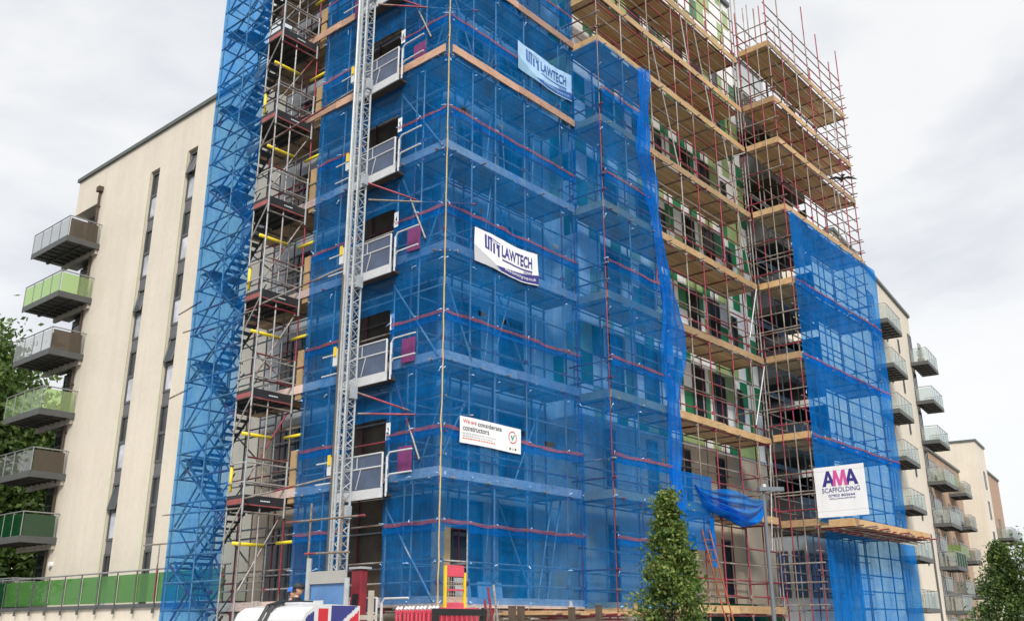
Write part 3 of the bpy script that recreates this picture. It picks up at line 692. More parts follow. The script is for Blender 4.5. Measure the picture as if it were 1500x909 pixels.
nL = empty('debris_net', (0, 0, 2), 'blue debris net left of the front corner with openings at each hoist landing', 'debris net', 'blue debris nets')
def keepL(u, z):
    if not (1.80 < u < 3.12): return True
    if z < 4.7: return False
    k = max(i for i in range(len(LV)) if LV[i] <= z+0.12)
    return (z-LV[k]) > 1.62
tiered_net(nL, fL, 'debris_netting', -0.05, 5.27, ZT, 8.0, [0.0, 0.9, 1.78, 3.14, 4.2, 5.22], keep=keepL, bands=False)
posL = net_pos(fL, 8.0, 0.04, -0.075, [0.0, 0.9, 1.78, 3.14, 4.2, 5.22])
for k in range(0, 8):
    z = LV[k]+1.08 if k else 3.88
    band(nL, posL, -0.05, 1.76, z, [0, 0.9, 1.78], 30+k, face=fL); band(nL, posL, 3.16, 5.25, z, [3.14, 4.2, 5.22], 40+k, face=fL)
edge = [(1.0, 8.3), (5.9, 8.35), (9.4, 8.55), (10.4, 8.75), (12.2, 8.3), (13.5, 8.06), (15.7, 7.45), (19.0, 7.85), (30, 7.8)]
def edgeB(z):
    for (z0, x0), (z1, x1) in zip(edge, edge[1:]):
        if z0 <= z <= z1: return x0+(x1-x0)*(z-z0)/(z1-z0)-5.4+0.06*nz_(z*1.3, 2.0)
    return 2.6
ZB = [2.1, 3.85]+[z+1.1 for z in LB[1:6]]+[18.83]
nB = empty('debris_net', (5.4, -1.04, 2), 'blue debris net with a loose crumpled right edge beside the open boards', 'debris net', 'blue debris nets')
tiered_net(nB, fB, 'debris_netting', -0.05, 3.0, ZB, 15.0, [0, 1.35, 3.0], umax=edgeB)
def posBr(u, z):                                            # return of the net into the recess
    return Vector((5.33-0.03*(0.6+nz_(u*2, z*0.6, 2.2)), -1.1+u, z))
net_patch('net_sheet', nB, 'debris_netting', posBr, 0.0, 1.02, 2.1, 18.83)
def posE(u, z):                                             # gathered, pleated edge hanging free of the standards
    e = edgeB(z)+5.4
    w = 0.22+0.10*nz_(z*0.9, 7.0)+0.75*math.exp(-((z-9.7)/1.1)**2)+0.22*math.exp(-((z-15.6)/1.4)**2)+0.12*math.exp(-((z-6.6)/0.9)**2)
    x = e-0.30-0.35*math.exp(-((z-9.7)/1.4)**2)+(w+0.24+0.2*math.exp(-((z-9.7)/1.4)**2))*u+0.07*nz_(z*1.5, 11.0)*u+0.03*nz_(z*1.9, u*1.5, 4.0)*u
    y = -1.17-0.10*u-0.085*math.sin(u*17+2.2*nz_(z*0.5, 1.0)*3)*(0.4+0.6*u)-0.05*nz_(u*3, z*0.6, 3)
    return Vector((x, y, z))
net_patch('loose_edge', nB, 'pleated_netting', posE, 0.0, 1.0, 2.8, 18.9, step=0.045)
nBl = empty('debris_net', (8.2, -1.04, 3), 'low strip of blue net wrapped around the first boarded lift, ragged at the bottom', 'debris net', 'blue debris nets')
pBl = net_pos(fB, 21.0, 0.05, -0.09, [3.0, 4.65])
net_patch('net_sheet', nBl, 'bright_netting', pBl, 2.6, 5.05, 3.75, 5.95)
def posTail(u, z): return Vector((10.15+0.5*u+0.06*nz_(u*6, z), -1.18-0.06*nz_(u*7, z*1.5, 2), z))
net_patch('loose_edge', nBl, 'bunched_netting', posTail, 0.0, 0.6, 3.3, 4.7, 0.08)
nD = empty('debris_net', (9.8, -1.1, 5), 'bundled blue net hanging in a swag below the cladding', 'debris net', 'blue debris nets')
def swag(u, v):                                             # u 0..1 along, v 0..1 from top edge to belly
    x = 9.25+4.45*u; sagz = 1.3*(max(0.0, 4*u*(1-u)))**0.75*(0.45+0.55*u)
    top = 5.62-0.08*math.sin(u*9); z = top-v*(sagz+0.05)-0.05*nz_(u*4, v*5)*v-0.04*v*math.sin(u*13)
    return Vector((x, -1.2-(0.05+0.16*4*u*(1-u))*math.sin(v*24+1.5*nz_(u*3, v*2)*3)*(0.15+v*v)-0.10*v, z))
sm = MB(); nu, nv = 50, 60
for i in range(nu):
    for j in range(nv):
        q = [swag(a/nu, b/nv)-nD.location for a, b in ((i, j), (i+1, j), (i+1, j+1), (i, j+1))]; sm.face(q, 'bright_netting' if j < 24 else ('pleated_netting' if j < 40 else 'bunched_netting'))
bmx = sm.mesh('net_sheet', True)
bm = bmesh.new(); bm.from_mesh(bmx); bmesh.ops.remove_doubles(bm, verts=bm.verts, dist=1e-5); bm.to_mesh(bmx); bm.free()
o = bpy.data.objects.new('net_sheet', bmx); COL.objects.link(o); o.parent = nD
nC = empty('debris_net', (15.1, -2.4, 2), 'bright blue debris net at the right end, from the ground up past the square banner', 'debris net', 'blue debris nets')
tiered_net(nC, fC, 'bright_netting', 0.06, 8.3, [4.9, 7.7+0.1, 10.5+0.1, 13.25+0.1, 16.02], 31.0, [0, 1.2, 2.5, 3.8, 5.1, 6.3, 7.35], amp=0.07, step=0.15)
posC2 = net_pos(fC, 44.0, 0.06, -0.10, [0, 2.5, 5.1, 7.35])
net_patch('net_sheet', nC, 'skirt_netting', posC2, 0.25, 8.7, 0.3, 4.62, 0.15)
nT = empty('debris_net', (-1.3, 6.5, 0), 'pale see-through blue net wrapped round the stair tower', 'debris net', 'blue debris nets')
def posT1(u, z): return Vector((-1.36-0.03*nz_(u, z*0.5, 4)-0.05*abs(math.sin(z*math.pi/1.4))*abs(nz_(u*0.7, 1.0)), 6.5+u*(1+0.004*nz_(z, 3)), z))
def posT2(u, z): return Vector((-1.36+u, 9.16+0.04*nz_(u, z*0.5, 4), z))
net_patch('net_sheet', nT, 'tower_netting', posT1, -0.03, 2.66+0.0, 0.3, 26.5, 0.14, umax=lambda z: 2.66+0.05*nz_(z*0.9, 5)-0.03*abs(math.sin(z*2.24)))
net_patch('net_sheet', nT, 'tower_netting', posT2, 0.0, 1.4, 0.3, 26.5, 0.2)

# ------------------------------------------------------------------ banners
def txt(body, width, height, bold=0.0, spacing=1.0):
    cu = bpy.data.curves.new('t', 'FONT'); cu.body = body; cu.size = 1.0; cu.offset = bold; cu.space_character = spacing; cu.resolution_u = 3
    ob = bpy.data.objects.new('t', cu); COL.objects.link(ob)
    dg = bpy.context.evaluated_depsgraph_get(); dg.update()
    me = ob.evaluated_get(dg).to_mesh()
    vs = [v.co.copy() for v in me.vertices]; fs = [tuple(p.vertices) for p in me.polygons]
    bpy.data.objects.remove(ob); bpy.data.curves.remove(cu)
    x0 = min(v.x for v in vs); x1 = max(v.x for v in vs); y0 = min(v.y for v in vs); y1 = max(v.y for v in vs)
    return [((v.x-x0)/(x1-x0)*width, (v.y-y0)/(y1-y0)*height) for v in vs], fs
class Banner:
    def __init__(s, name, label, cat, P, U, V, w, h, wave, group=None):
        s.P = Vector(P); s.U = Vector(U).normalized(); s.V = Vector(V).normalized(); s.n = s.U.cross(s.V); s.w = w; s.h = h; s.wave = wave
        s.root = empty(name, P, label, cat, group)
    def at(s, u, v, lift=0.0):
        dn, dv = s.wave(u, v); return s.U*u+s.V*(v+dv)+s.n*(dn+lift)
    def sheet(s, colour, nu=170, nv=76, name='sheet'):
        mbx = MB(); idx = {}
        for j in range(nv+1):
            for i in range(nu+1): idx[i, j] = len(mbx.v); mbx.v.append(tuple(s.at(s.w*i/nu, s.h*j/nv)))
        for j in range(nv):
            for i in range(nu):
                mbx.f.append((idx[i, j], idx[i+1, j], idx[i+1, j+1], idx[i, j+1])); mbx.m.append(mbx.mi(colour((i+0.5)/nu, (j+0.5)/nv)))
        return mbx.build(name, s.root, smooth=True)
    def text(s, body, u, v, w, h, mat, bold=0.0, name='lettering'):
        vs, fs = txt(body, w, h, bold); mbx = MB()
        mbx.v = [tuple(s.at(u+a, v+b, 0.008)) for a, b in vs]; mbx.f = fs; mbx.m = [0]*len(fs); mbx.mats = [mat]
        return mbx.build(name, s.root)
    def poly(s, pts, mat, name='mark', lift=0.006):
        mbx = MB(); mbx.face([s.at(a, b, lift) for a, b in pts], mat); return mbx.build(name, s.root)
def wav(seed, amp, sag): return lambda u, v: (amp*nz_(u*1.3, v*1.1, seed)+0.4*amp*nz_(u*4, v*2.5, seed+3), -sag*nz_(u*0.8, 0.3, seed+7))
NET_TINT = {'white_vinyl': 'net_tint_white', 'navy_ink': 'net_tint_navy', 'grey_vinyl': 'net_tint_grey', 'white_ink': 'net_tint_white'}  # swaps banner inks for ones with the net's blue cast put in
def law(u, v):
    s1 = 0.30-0.30*u+0.10*math.sin(u*6.0)*(1-u)
    if u < 0.40 and v < 0.50-1.15*u: return 'grey_vinyl'
    if v < 0.03: return 'white_vinyl'
    if v < 0.06+0.30*max(0, u-0.20)**0.7: return 'navy_ink'
    # emblem block left of the name
    if 0.155 < u < 0.385:
        a = (u-0.155)/0.23; top = 0.92-0.08*a; bot = 0.50-0.12*a
        if bot < v < top:
            b = (v-bot)/(top-bot)
            if a < 0.42: return 'white_vinyl' if (0.12 < a < 0.17 and b > 0.15) or (0.28 < a < 0.33 and b < 0.8) else 'navy_ink'
            if b > 0.78: return 'white_vinyl' if abs(b-0.88) < 0.04 else 'navy_ink'
            if 0.50 < a < 0.64 and b < 0.72: return 'navy_ink'
            if 0.74 < a < 0.94 and b < 0.78 and (a > 0.80 or b > 0.5): return 'navy_ink'
    if 0.41 < u < 0.90 and 0.35 < v < 0.41: return 'navy_ink'
    return 'white_vinyl'
def lawtech(P, label, seed, sag, drop, tinted=False):
    ink = (lambda m: NET_TINT[m]) if tinted else (lambda m: m)
    w, h = 2.55, 0.92
    wv = wav(seed, 0.03, sag); base = lambda u, v: (wv(u, v)[0], wv(u, v)[1]-drop*math.sin(u/w*math.pi))
    b = Banner('banner', label, 'banner', P, (1, 0, 0), (0, 0, 1), w, h, base, 'white banners on the netting')
    b.sheet(lambda u, v: ink(law(u, v))); b.text('LAWTECH', 1.02, 0.43, 1.26, 0.33, ink('navy_ink'), 0.028); b.text('GROUP', 1.92, 0.255, 0.36, 0.065, ink('navy_ink'), 0.006)
    b.text('www.lawtechgroup.co.uk', 1.15, 0.075, 1.28, 0.115, ink('white_ink'), 0.006)
    return b
lawtech((0.9, -0.16, 10.45), 'white and navy contractor banner hung halfway up the right face, outside the net', 2.0, 0.05, 0.05)
lawtech((2.65, -0.16, 16.95), 'pale blue and navy contractor banner, tinted as if behind the net, near the top of the right netted face', 9.0, 0.08, 0.10, True)
w3, h3 = 2.22, 0.63
b3 = Banner('banner', 'white considerate constructors banner with red and black words, low on the right face', 'banner', (0.45, -0.16, 5.76), (1, 0, 0), (0, 0, 1), w3, h3, wav(4, 0.018, 0.02), 'white banners on the netting')
b3.sheet(lambda u, v: 'white_vinyl', 50, 16)
b3.text('We are', 0.10, 0.475, 0.47, 0.10, 'red_ink', 0.006); b3.text('considerate', 0.62, 0.46, 0.86, 0.115, 'black_ink', 0.006); b3.text('constructors', 0.10, 0.305, 0.92, 0.105, 'black_ink', 0.006)
for r, (v, mt, ln) in enumerate(((0.225, 'grey_vinyl', 1.25), (0.165, 'grey_vinyl', 1.1), (0.105, 'orange_ink', 1.2))):
    u = 0.10; q = 0
    while u < ln:
        ww = 0.05+0.08*abs(nz_(u*7, r)); b3.poly([(u, v), (u+ww, v), (u+ww, v+0.028), (u, v+0.028)], mt, 'small_print'); u += ww+0.025
cx, cy, rr = 1.90, 0.38, 0.155
ring = MB()
for k in range(28):
    a0, a1 = 2*math.pi*k/28, 2*math.pi*(k+1)/28
    if k % 14 == 3: continue
    ring.face([b3.at(cx+rr*f*math.cos(a), cy+rr*f*math.sin(a), 0.006) for f, a in ((1, a0), (1, a1), (0.84, a1), (0.84, a0))], 'red_ink')
ring.build('emblem', b3.root)
tick = MB(); tick.face([b3.at(cx+a, cy+b, 0.008) for a, b in ((-0.075, 0.035), (-0.035, 0.055), (-0.005, -0.01), (-0.005, -0.085))], 'green_ink'); tick.face([b3.at(cx+a, cy+b, 0.0085) for a, b in ((-0.005, -0.085), (0.095, 0.085), (0.055, 0.075), (-0.005, -0.01))], 'green_ink'); tick.build('tick', b3.root)
for k in range(3): b3.poly([(1.78+k*0.10, 0.07), (1.83+k*0.10, 0.06), (1.84+k*0.10, 0.115), (1.79+k*0.10, 0.12)], ('black_ink', 'grey_vinyl', 'black_ink')[k], 'icon')
b4 = Banner('banner', 'square white scaffolder\'s sign with navy and pink capitals beside the right-hand net', 'banner', (14.93, -2.50, 4.99), (0, -1, 0), (0, 0, 1), 1.68, 1.62, wav(6, 0.012, 0.006), 'white banners on the netting')
b4.sheet(lambda u, v: 'grey_vinyl' if 0.115 < v < 0.122 or 0.905 < v < 0.912 else 'white_vinyl', 30, 130)
def bar4(pts, mat, lift): b4.poly(pts, mat, 'capital_stroke', lift)
def cap_a(u, w, mat):
    y0, h = 0.98, 0.50
    for q, (pts) in enumerate(([(u, y0), (u+0.12, y0), (u+w*0.5+0.045, y0+h), (u+w*0.5-0.045, y0+h)], [(u+w-0.12, y0), (u+w, y0), (u+w*0.5+0.045, y0+h), (u+w*0.5-0.045, y0+h)], [(u+0.10, y0+0.11), (u+w-0.10, y0+0.11), (u+w-0.13, y0+0.20), (u+0.13, y0+0.20)])): bar4(pts, mat, 0.006+0.001*q)
def cap_m(u, w, mat):
    y0, h = 0.98, 0.50
    for q, pts in enumerate(([(u, y0), (u+0.105, y0), (u+0.145, y0+h), (u+0.06, y0+h)], [(u+w-0.105, y0), (u+w, y0), (u+w-0.06, y0+h), (u+w-0.145, y0+h)], [(u+w*0.5-0.05, y0), (u+w*0.5+0.05, y0), (u+0.16, y0+h), (u+0.06, y0+h)], [(u+w*0.5-0.05, y0), (u+w*0.5+0.05, y0), (u+w-0.06, y0+h), (u+w-0.16, y0+h)])): bar4(pts, mat, 0.010+0.001*q)
cap_a(0.25, 0.44, 'navy_ink'); cap_a(1.01, 0.44, 'navy_ink'); cap_m(0.60, 0.50, 'pink_ink')
b4.text('SCAFFOLDING', 0.22, 0.78, 1.26, 0.15, 'navy_ink', 0.006); b4.text('07903 803644', 0.42, 0.635, 0.88, 0.085, 'navy_ink', 0.012); b4.text('office.amascaffolding', 0.44, 0.545, 0.86, 0.06, 'navy_ink', 0.008)

# ------------------------------------------------------------------ hoist
HX, HY = -1.22, 1.98
ho = empty('construction_hoist', (HX, HY, G), 'white lattice hoist mast rising in front of the blue net, with red ties', 'hoist')
sec = MB(); hw = 0.14; sh = 1.5
for x in (-hw, hw):
    for y in (-hw, hw): sec.tube((x, y, 0), (x, y, sh), 0.026, 8)
for q in range(3):
    z0, z1 = q*0.5, q*0.5+0.5
    for (ax, ay, bx_, by) in ((-hw, -hw, hw, -hw), (hw, -hw, hw, hw), (hw, hw, -hw, hw), (-hw, hw, -hw, -hw)):
        sec.tube((ax, ay, z0+0.04), (bx_, by, z0+0.25), 0.012, 6); sec.tube((bx_, by, z0+0.25), (ax, ay, z1-0.02), 0.012, 6)
        sec.tube((ax, ay, z0+0.03), (bx_, by, z0+0.03), 0.012, 6)
sec.box(-hw-0.05, -hw-0.02, -0.03, 0.03, 0, sh)
SEC = sec
me = None
for k in range(19):
    if me is None: o = SEC.build('mast_section', ho, 'mast_steel'); me = o.data
    else: o = share('mast_section', me, ho)
    o.location = (0, 0, k*sh)
pole('cable_guide', ho, (HX-0.10, HY+0.24, G), (HX-0.10, HY+0.24, 10.0), 'dark_pole', 0.045)
pole('cable_guide', ho, (HX-0.10, HY+0.24, 10.0), (HX-0.10, HY+0.24, 27.5), 'mast_steel', 0.03)
for z in (12.0, 17.9, 6.45, 23.6):
    pole('tie_tube', ho, (HX+0.15, HY-0.25, z), (0.95, -0.12, z+0.02), 'scaffold_tube'); pole('tie_tube', ho, (HX+0.2, HY-0.1, z+0.55), (0.0, 0.95, z+0.1), 'scaffold_tube_red')
    pole('tie_tube', ho, (-0.15, 0.55, z-1.1), (0.0, 1.75, z+1.2), 'scaffold_tube')
for z in (15.1, 10.0, 4.75): pole('tie_tube', ho, (HX-0.05, HY+0.2, z+0.25), (-1.30, 6.5, z), 'scaffold_tube_red' if z > 12 else 'scaffold_tube')
for k in range(9):
    c = MB(); c.box(-0.05, 0.12, -0.24, -0.15, 2.1+k*2.8, 2.4+k*2.8); c.build('mast_bracket', ho, 'mast_steel')
# landing gates
gates = ['at the first lift', 'at the second lift', 'at the third lift', 'at the fourth lift', 'at the fifth lift', 'at the sixth lift', 'at the topmost lift']
def make_gate(z):
    g = empty('landing_gate', (-0.42, 1.5, z), None, 'gate', 'hoist landing gates')
    d = MB(); d.box(0.0, 0.45, 0.02, 1.75, -0.08, -0.03); d.build('landing_deck', g, 'dark_brown_panel')
    d = MB(); d.box(-0.04, -0.002, -0.02, 1.77, -0.14, 0.09); d.build('toe_plate', g, 'white_steel')
    f = MB()
    for y in (0.03, 1.72): f.tube((0, y, 0.10), (0, y, 0.92), 0.026)
    for zz in (0.92, 0.60): f.tube((0, 0.03, zz), (0, 1.72, zz), 0.022)
    f.tube((0, 0.95, 0.60), (0, 0.95, 0.92), 0.014); f.tube((-0.006, 0.95, 0.12), (-0.006, 0.80, 0.58), 0.012)
    f.build('gate_frame', g, 'white_steel')
    p = MB(); p.box(0.004, 0.012, 0.06, 1.69, 0.62, 0.90); p.build('upper_panel', g, 'gate_mesh')
    p = MB(); p.box(0.004, 0.012, 0.06, 1.69, 0.11, 0.58); p.build('lower_panel', g, 'gate_mesh')
    for zz in (0.90, 0.38):
        r = MB(); r.path([(0.02, -0.12, zz-0.40), (0.02, -0.12, zz-0.08), (0.02, -0.2, zz), (0.02, -0.95, zz)], 0.021); r.build('slide_rail', g, 'white_steel')
        r = MB(); r.tube((0.02, 1.86, zz), (0.02, 2.55, zz), 0.021); r.build('slide_rail', g, 'white_steel')
    r = MB(); r.tube((0.02, -0.10, -0.12), (0.02, -0.10, 0.8), 0.024); r.build('gate_post', g, 'white_steel')
    r = MB(); r.tube((0.02, 1.84, -0.05), (0.02, 1.84, 1.0), 0.024); r.build('gate_post', g, 'white_steel')
    c = MB(); c.box(-0.10, 0.02, 1.80, 1.98, 0.55, 1.0); c.build('control_box', g, 'white_steel')
    c = MB(); c.box(-0.13, -0.102, 1.84, 1.94, 0.8, 1.05); c.build('call_button', g, 'yellow_paint')
    c = MB(); c.box(0.28, 0.295, -0.70, -0.22, 0.36, 0.98); c.build('side_guard', g, 'pink_guard', bevel=0.03)
    c = MB(); c.box(0.28, 0.295, 1.88, 2.32, 0.36, 0.98); c.build('side_guard', g, 'pink_guard', bevel=0.03)
    return g
g0 = make_gate(LV[1]-0.28)
for k in range(1, 8):
    g = g0 if k == 1 else copy_tree(g0)
    g.location = (-0.42, 1.5+rnd.uniform(-0.03, 0.03), LV[k]-0.28+rnd.uniform(-0.03, 0.02)); g.rotation_euler.z = R(rnd.uniform(-2.0, 1.0))
    for q in [q for q in g.children if q.name.startswith('side_guard')]: q.location = (0, rnd.uniform(-0.08, 0.06), rnd.uniform(-0.06, 0.10)); q.rotation_euler.x = R(rnd.uniform(-4, 4)*0.5)
    if k in (4, 6): bpy.data.objects.remove([q for q in g.children if q.name.startswith('side_guard')][0])
    g['label'] = 'white-framed hoist landing gate with dark mesh panels %s above the ground' % gates[k-1]
for k in range(0, 8):                                        # numbered tags at the openings
    z = (LV[k]+1.45) if k else 3.6
    if k == 0: continue
    t = empty('level_tag', (-0.10, 1.72, z-0.28), 'white hanging tag bearing the number %d at a hoist opening' % (k+1), 'tag', 'white level tags')
    s = MB(); s.box(-0.004, 0.0, -0.08, 0.08, -0.16, 0.26); s.build('plate', t, 'white_vinyl')
    vs, fs = txt(str(k+1), 0.08, 0.16, 0.02); m_ = MB(); m_.v = [(-0.007, 0.04-a, -0.02+b) for a, b in vs]; m_.f = fs; m_.m = [0]*len(fs); m_.mats = ['black_ink']; m_.build('number', t)
# hoist base
hb = empty('hoist_base', (-1.2, 2.0, 0.75), 'grey and red hoist base enclosure with blue doors below the mast', 'hoist base')
b = MB(); b.box(-0.75, -0.72, -1.2, -0.05, 0.0, 1.8); b.build('door_panel', hb, 'hoist_blue')
b = MB(); b.box(-0.80, -0.752, -1.22, -0.03, 1.80, 2.06); b.build('lintel', hb, 'concrete')
for y in (0.03, -1.28):
    b = MB(); b.tube((-0.78, y, 0), (-0.78, y, 2.35 if y > 0 else 1.9), 0.06, 8); b.build('post', hb, 'mast_steel')
b = MB(); b.box(-0.10, 0.1, -0.92, -0.60, 0.0, 2.12); b.build('control_cabinet', hb, 'dark_red_paint', bevel=0.02)
b = MB(); b.box(-0.14, 0.16, -0.97, -0.55, 2.122, 2.17); b.build('cabinet_lid', hb, 'mast_steel')
b = MB(); b.box(-0.13, -0.102, -0.86, -0.70, 0.9, 1.6); b.build('cabinet_door', hb, 'black_plastic')
for (y0, y1, z, mt) in ((-1.35, 0.15, 2.42, 'scaffold_tube_red'), (-1.8, 0.9, 3.15, 'scaffold_tube_red')): pole('rail', hb, (-2.02, y0+2, z+0.75), (-2.02, y1+2, z+0.78), mt)
for y in (2.05, 0.95): pole('rail', hb, (-2.0, y, 2.9), (-2.0, y, 4.3), 'scaffold_tube_red')
b = MB(); b.box(-0.98, -0.95, -0.75, -0.15, 1.0, 1.45); b.build('control_panel', hb, 'white_steel')
gg = copy_tree(g0); gg.location = (-0.9, 0.95, 1.35); [bpy.data.objects.remove(q) for q in list(gg.children) if q.name.startswith('side_guard')]; gg['label'] = 'white-framed hoist gate with dark mesh panels at ground level beside the red cabinet'
# staging platform in front
sp = empty('staging_platform', (-2.2, -1.7, G), 'raised timber staging with grey rails around the hoist base', 'platform')
b = MB(); b.box(0, 1.9, 0, 6.9, 1.55, 1.65); b.build('deck', sp, 'boards_along_y')
for y in (0.1, 2.3, 4.6, 6.8):
    for x in (0.1, 1.8): b = MB(); b.box(x-0.06, x+0.06, y-0.06, y+0.06, 0, 1.548); b.build('leg', sp, 'grey_timber')
b = MB(); b.box(-0.12, -0.04, 1.15, 5.5, 2.70, 2.79); b.build('rail', sp, 'grey_timber')
for (y, w, zt) in ((1.2, 0.09, 3.25), (3.0, 0.16, 2.92), (4.1, 0.1, 2.98), (5.0, 0.05, 3.12), (5.15, 0.05, 3.12)):
    b = MB(); b.box(-0.20, -0.122, y-w/2, y+w/2, 1.0, zt); b.build('post', sp, 'grey_timber')

# ------------------------------------------------------------------ left wing
lw = empty('apartment_wing', (2.4, 9.3, G), 'cream rendered apartment wing at the left with two tall window strips and glass balconies', 'building')
BL = Vector((2.4, 9.3, G))
W = MB(); XF, XB = 2.4, 12.0
strips = [(16.72, 17.45), (19.65, 20.38)]
cols = [(9.3, 16.72), (17.45, 19.65), (20.38, 25.0)]
for y0, y1 in cols: W.box(XF, XB, y0, y1, G, 20.30)
for y0, y1 in strips: W.box(XF+0.22, XB, y0+0.001, y1-0.001, G, 20.30)
W.box(XF+0.7, XB, 25.001, 27.3, G, 20.30); W.box(XF, XB, 9.3, 27.35, 20.301, 22.05)
shift(W, BL).build('wall', lw, 'cream_render')
b = MB(); b.box(XF-0.10, XB+0.1, 9.25, 27.45, 22.051, 22.22); shift(b, BL).build('coping', lw, 'roof_trim')
b = MB(); b.path([(XF-0.09, 24.86, 2.4), (XF-0.09, 24.86, 20.75)], 0.055); b.box(XF-0.22, XF-0.002, 24.72, 25.0, 20.75, 21.0)
for k in range(9): b.box(XF-0.16, XF-0.002, 24.79, 24.93, 3.2+k*2.1, 3.26+k*2.1)
shift(b, BL).build('drainpipe', lw, 'dark_brown_panel')
for cz, cy in ((20.55, 25.15),):
    b = MB(); b.tube((XF+0.45, 25.5, 20.1), (XF+0.6, 25.5, 20.1), 0.16, 12); shift(b, BL).build('vent', lw, 'white_cladding')
b = MB(); b.tube((XF-0.12, 24.4, 4.1), (XF-0.002, 24.4, 4.1), 0.11, 12); shift(b, BL).build('alarm_bell', lw, 'white_cladding')
for si, (y0, y1) in enumerate(strips):
    for k in range(7):
        zt = 20.22-2.65*k
        if zt < 3: continue
        f = MB(); x = XF+0.10; ww = y1-y0
        def bar(a, b_, c, d): f.box(x, x+0.09, a, b_, c, d)
        zb = zt-2.1
        bar(y0+0.003, y1-0.003, zt-0.09, zt); bar(y0+0.003, y1-0.003, zt-1.14, zt-1.02); bar(y0+0.003, y1-0.003, zb-0.08, zb+0.02)
        bar(y0+0.003, y0+0.09, zb+0.02, zt-1.14); bar(y1-0.09, y1-0.003, zb+0.02, zt-1.14); bar(y0+0.003, y0+0.09, zt-1.02, zt-0.09); bar(y1-0.09, y1-0.003, zt-1.02, zt-0.09)
        w_ = shift(f, BL).build('window', lw, 'dark_frame')
        up = MB(); c = 0.20 if (k+si) % 3 == 0 and k < 6 else 0.0
        pts = [(x+0.05-c, y0+0.09, zt-1.02), (x+0.05-c, y1-0.09, zt-1.02), (x+0.05, y1-0.09, zt-0.09), (x+0.05, y0+0.09, zt-0.09)]
        if c:
            up.face(pts, 'dark_pane'); up.tube(pts[0], pts[1], 0.03, 6, 'dark_frame'); up.tube(pts[0], pts[3], 0.03, 6, 'dark_frame'); up.tube(pts[1], pts[2], 0.03, 6, 'dark_frame')
            up.v = [(a-BL.x, b_-BL.y, c_-BL.z) for a, b_, c_ in up.v]; up.build('open_sash', w_)
        else:
            up.face(pts, 'dark_pane'); up.v = [(a-BL.x, b_-BL.y, c_-BL.z) for a, b_, c_ in up.v]; up.build('pane', w_)
        lo = MB(); lo.box(x+0.04, x+0.06, y0+0.085, y1-0.085, zb+0.015, zt-1.135, 'pale_blind_pane' if k < 4 or si else 'dark_pane'); shift(lo, BL).build('lower_pane', w_)
        sd = MB(); sd.box(x+0.02, x+0.08, y0+0.003, y1-0.003, zt-2.645, zb-0.082, 'dark_panel'); shift(sd, BL).build('spandrel', w_)
    rv = MB(); rv.box(XF-0.012, XF+0.1, y1+0.001, y1+0.03, 2.35, 20.25); shift(rv, BL).build('reveal_trim', lw, 'lime_cladding')
def balcony(parent, x0, y0, w, d, zb, glass, rail_side='x', side_glass=None, name='balcony', flip=1):
    """slab of width w (local x) and depth d (towards -y), rail with glass on front and both sides; local frame of parent"""
    s = MB(); s.box(x0, x0+w, y0-d, y0-0.002, zb+0.06, zb+0.20, 'balcony_steel')
    s.box(x0-0.02, x0+w+0.02, y0-d-0.03, y0-d-0.001, zb, zb+0.24, 'balcony_steel'); s.box(x0-0.03, x0-0.001, y0-d, y0-0.002, zb, zb+0.24, 'balcony_steel'); s.box(x0+w+0.001, x0+w+0.03, y0-d, y0-0.002, zb, zb+0.24, 'balcony_steel')
    for q in range(1, 6): s.box(x0+w*q/6-0.03, x0+w*q/6+0.03, y0-d, y0-0.01, zb+0.0, zb+0.058, 'balcony_soffit')
    s.box(x0, x0+w, y0-d*0.5-0.04, y0-d*0.5+0.04, zb-0.012, zb+0.055, 'balcony_soffit')
    bal = s.build(name, parent)
    zt = zb+1.16; r = MB()
    r.tube((x0, y0-d, zt), (x0+w, y0-d, zt), 0.026, 8); r.tube((x0, y0-d, zt), (x0, y0, zt), 0.026, 8); r.tube((x0+w, y0-d, zt), (x0+w, y0, zt), 0.026, 8)
    n = max(3, round(w/0.9))
    for q in range(n+1): r.tube((x0+w*q/n, y0-d, zb+0.1), (x0+w*q/n, y0-d, zt), 0.02, 6)
    r.tube((x0, y0-0.1, zb+0.1), (x0, y0-0.1, zt), 0.02, 6); r.tube((x0+w, y0-0.1, zb+0.1), (x0+w, y0-0.1, zt), 0.02, 6)
    r.build('handrail', bal, 'rail_steel', smooth=False)
    for q in range(n):
        g = MB(); g.box(x0+w*q/n+0.04, x0+w*(q+1)/n-0.04, y0-d-0.006, y0-d+0.006, zb+0.22, zt-0.09); g.build('glass_panel', bal, glass)
    for xx in (x0, x0+w):
        g = MB(); g.box(xx-0.006, xx+0.006, y0-d+0.05, y0-0.14, zb+0.22, zt-0.09); g.build('glass_panel', bal, side_glass or glass)
    return bal
lwf = empty('balcony_frame', (0, 0, 0)); 
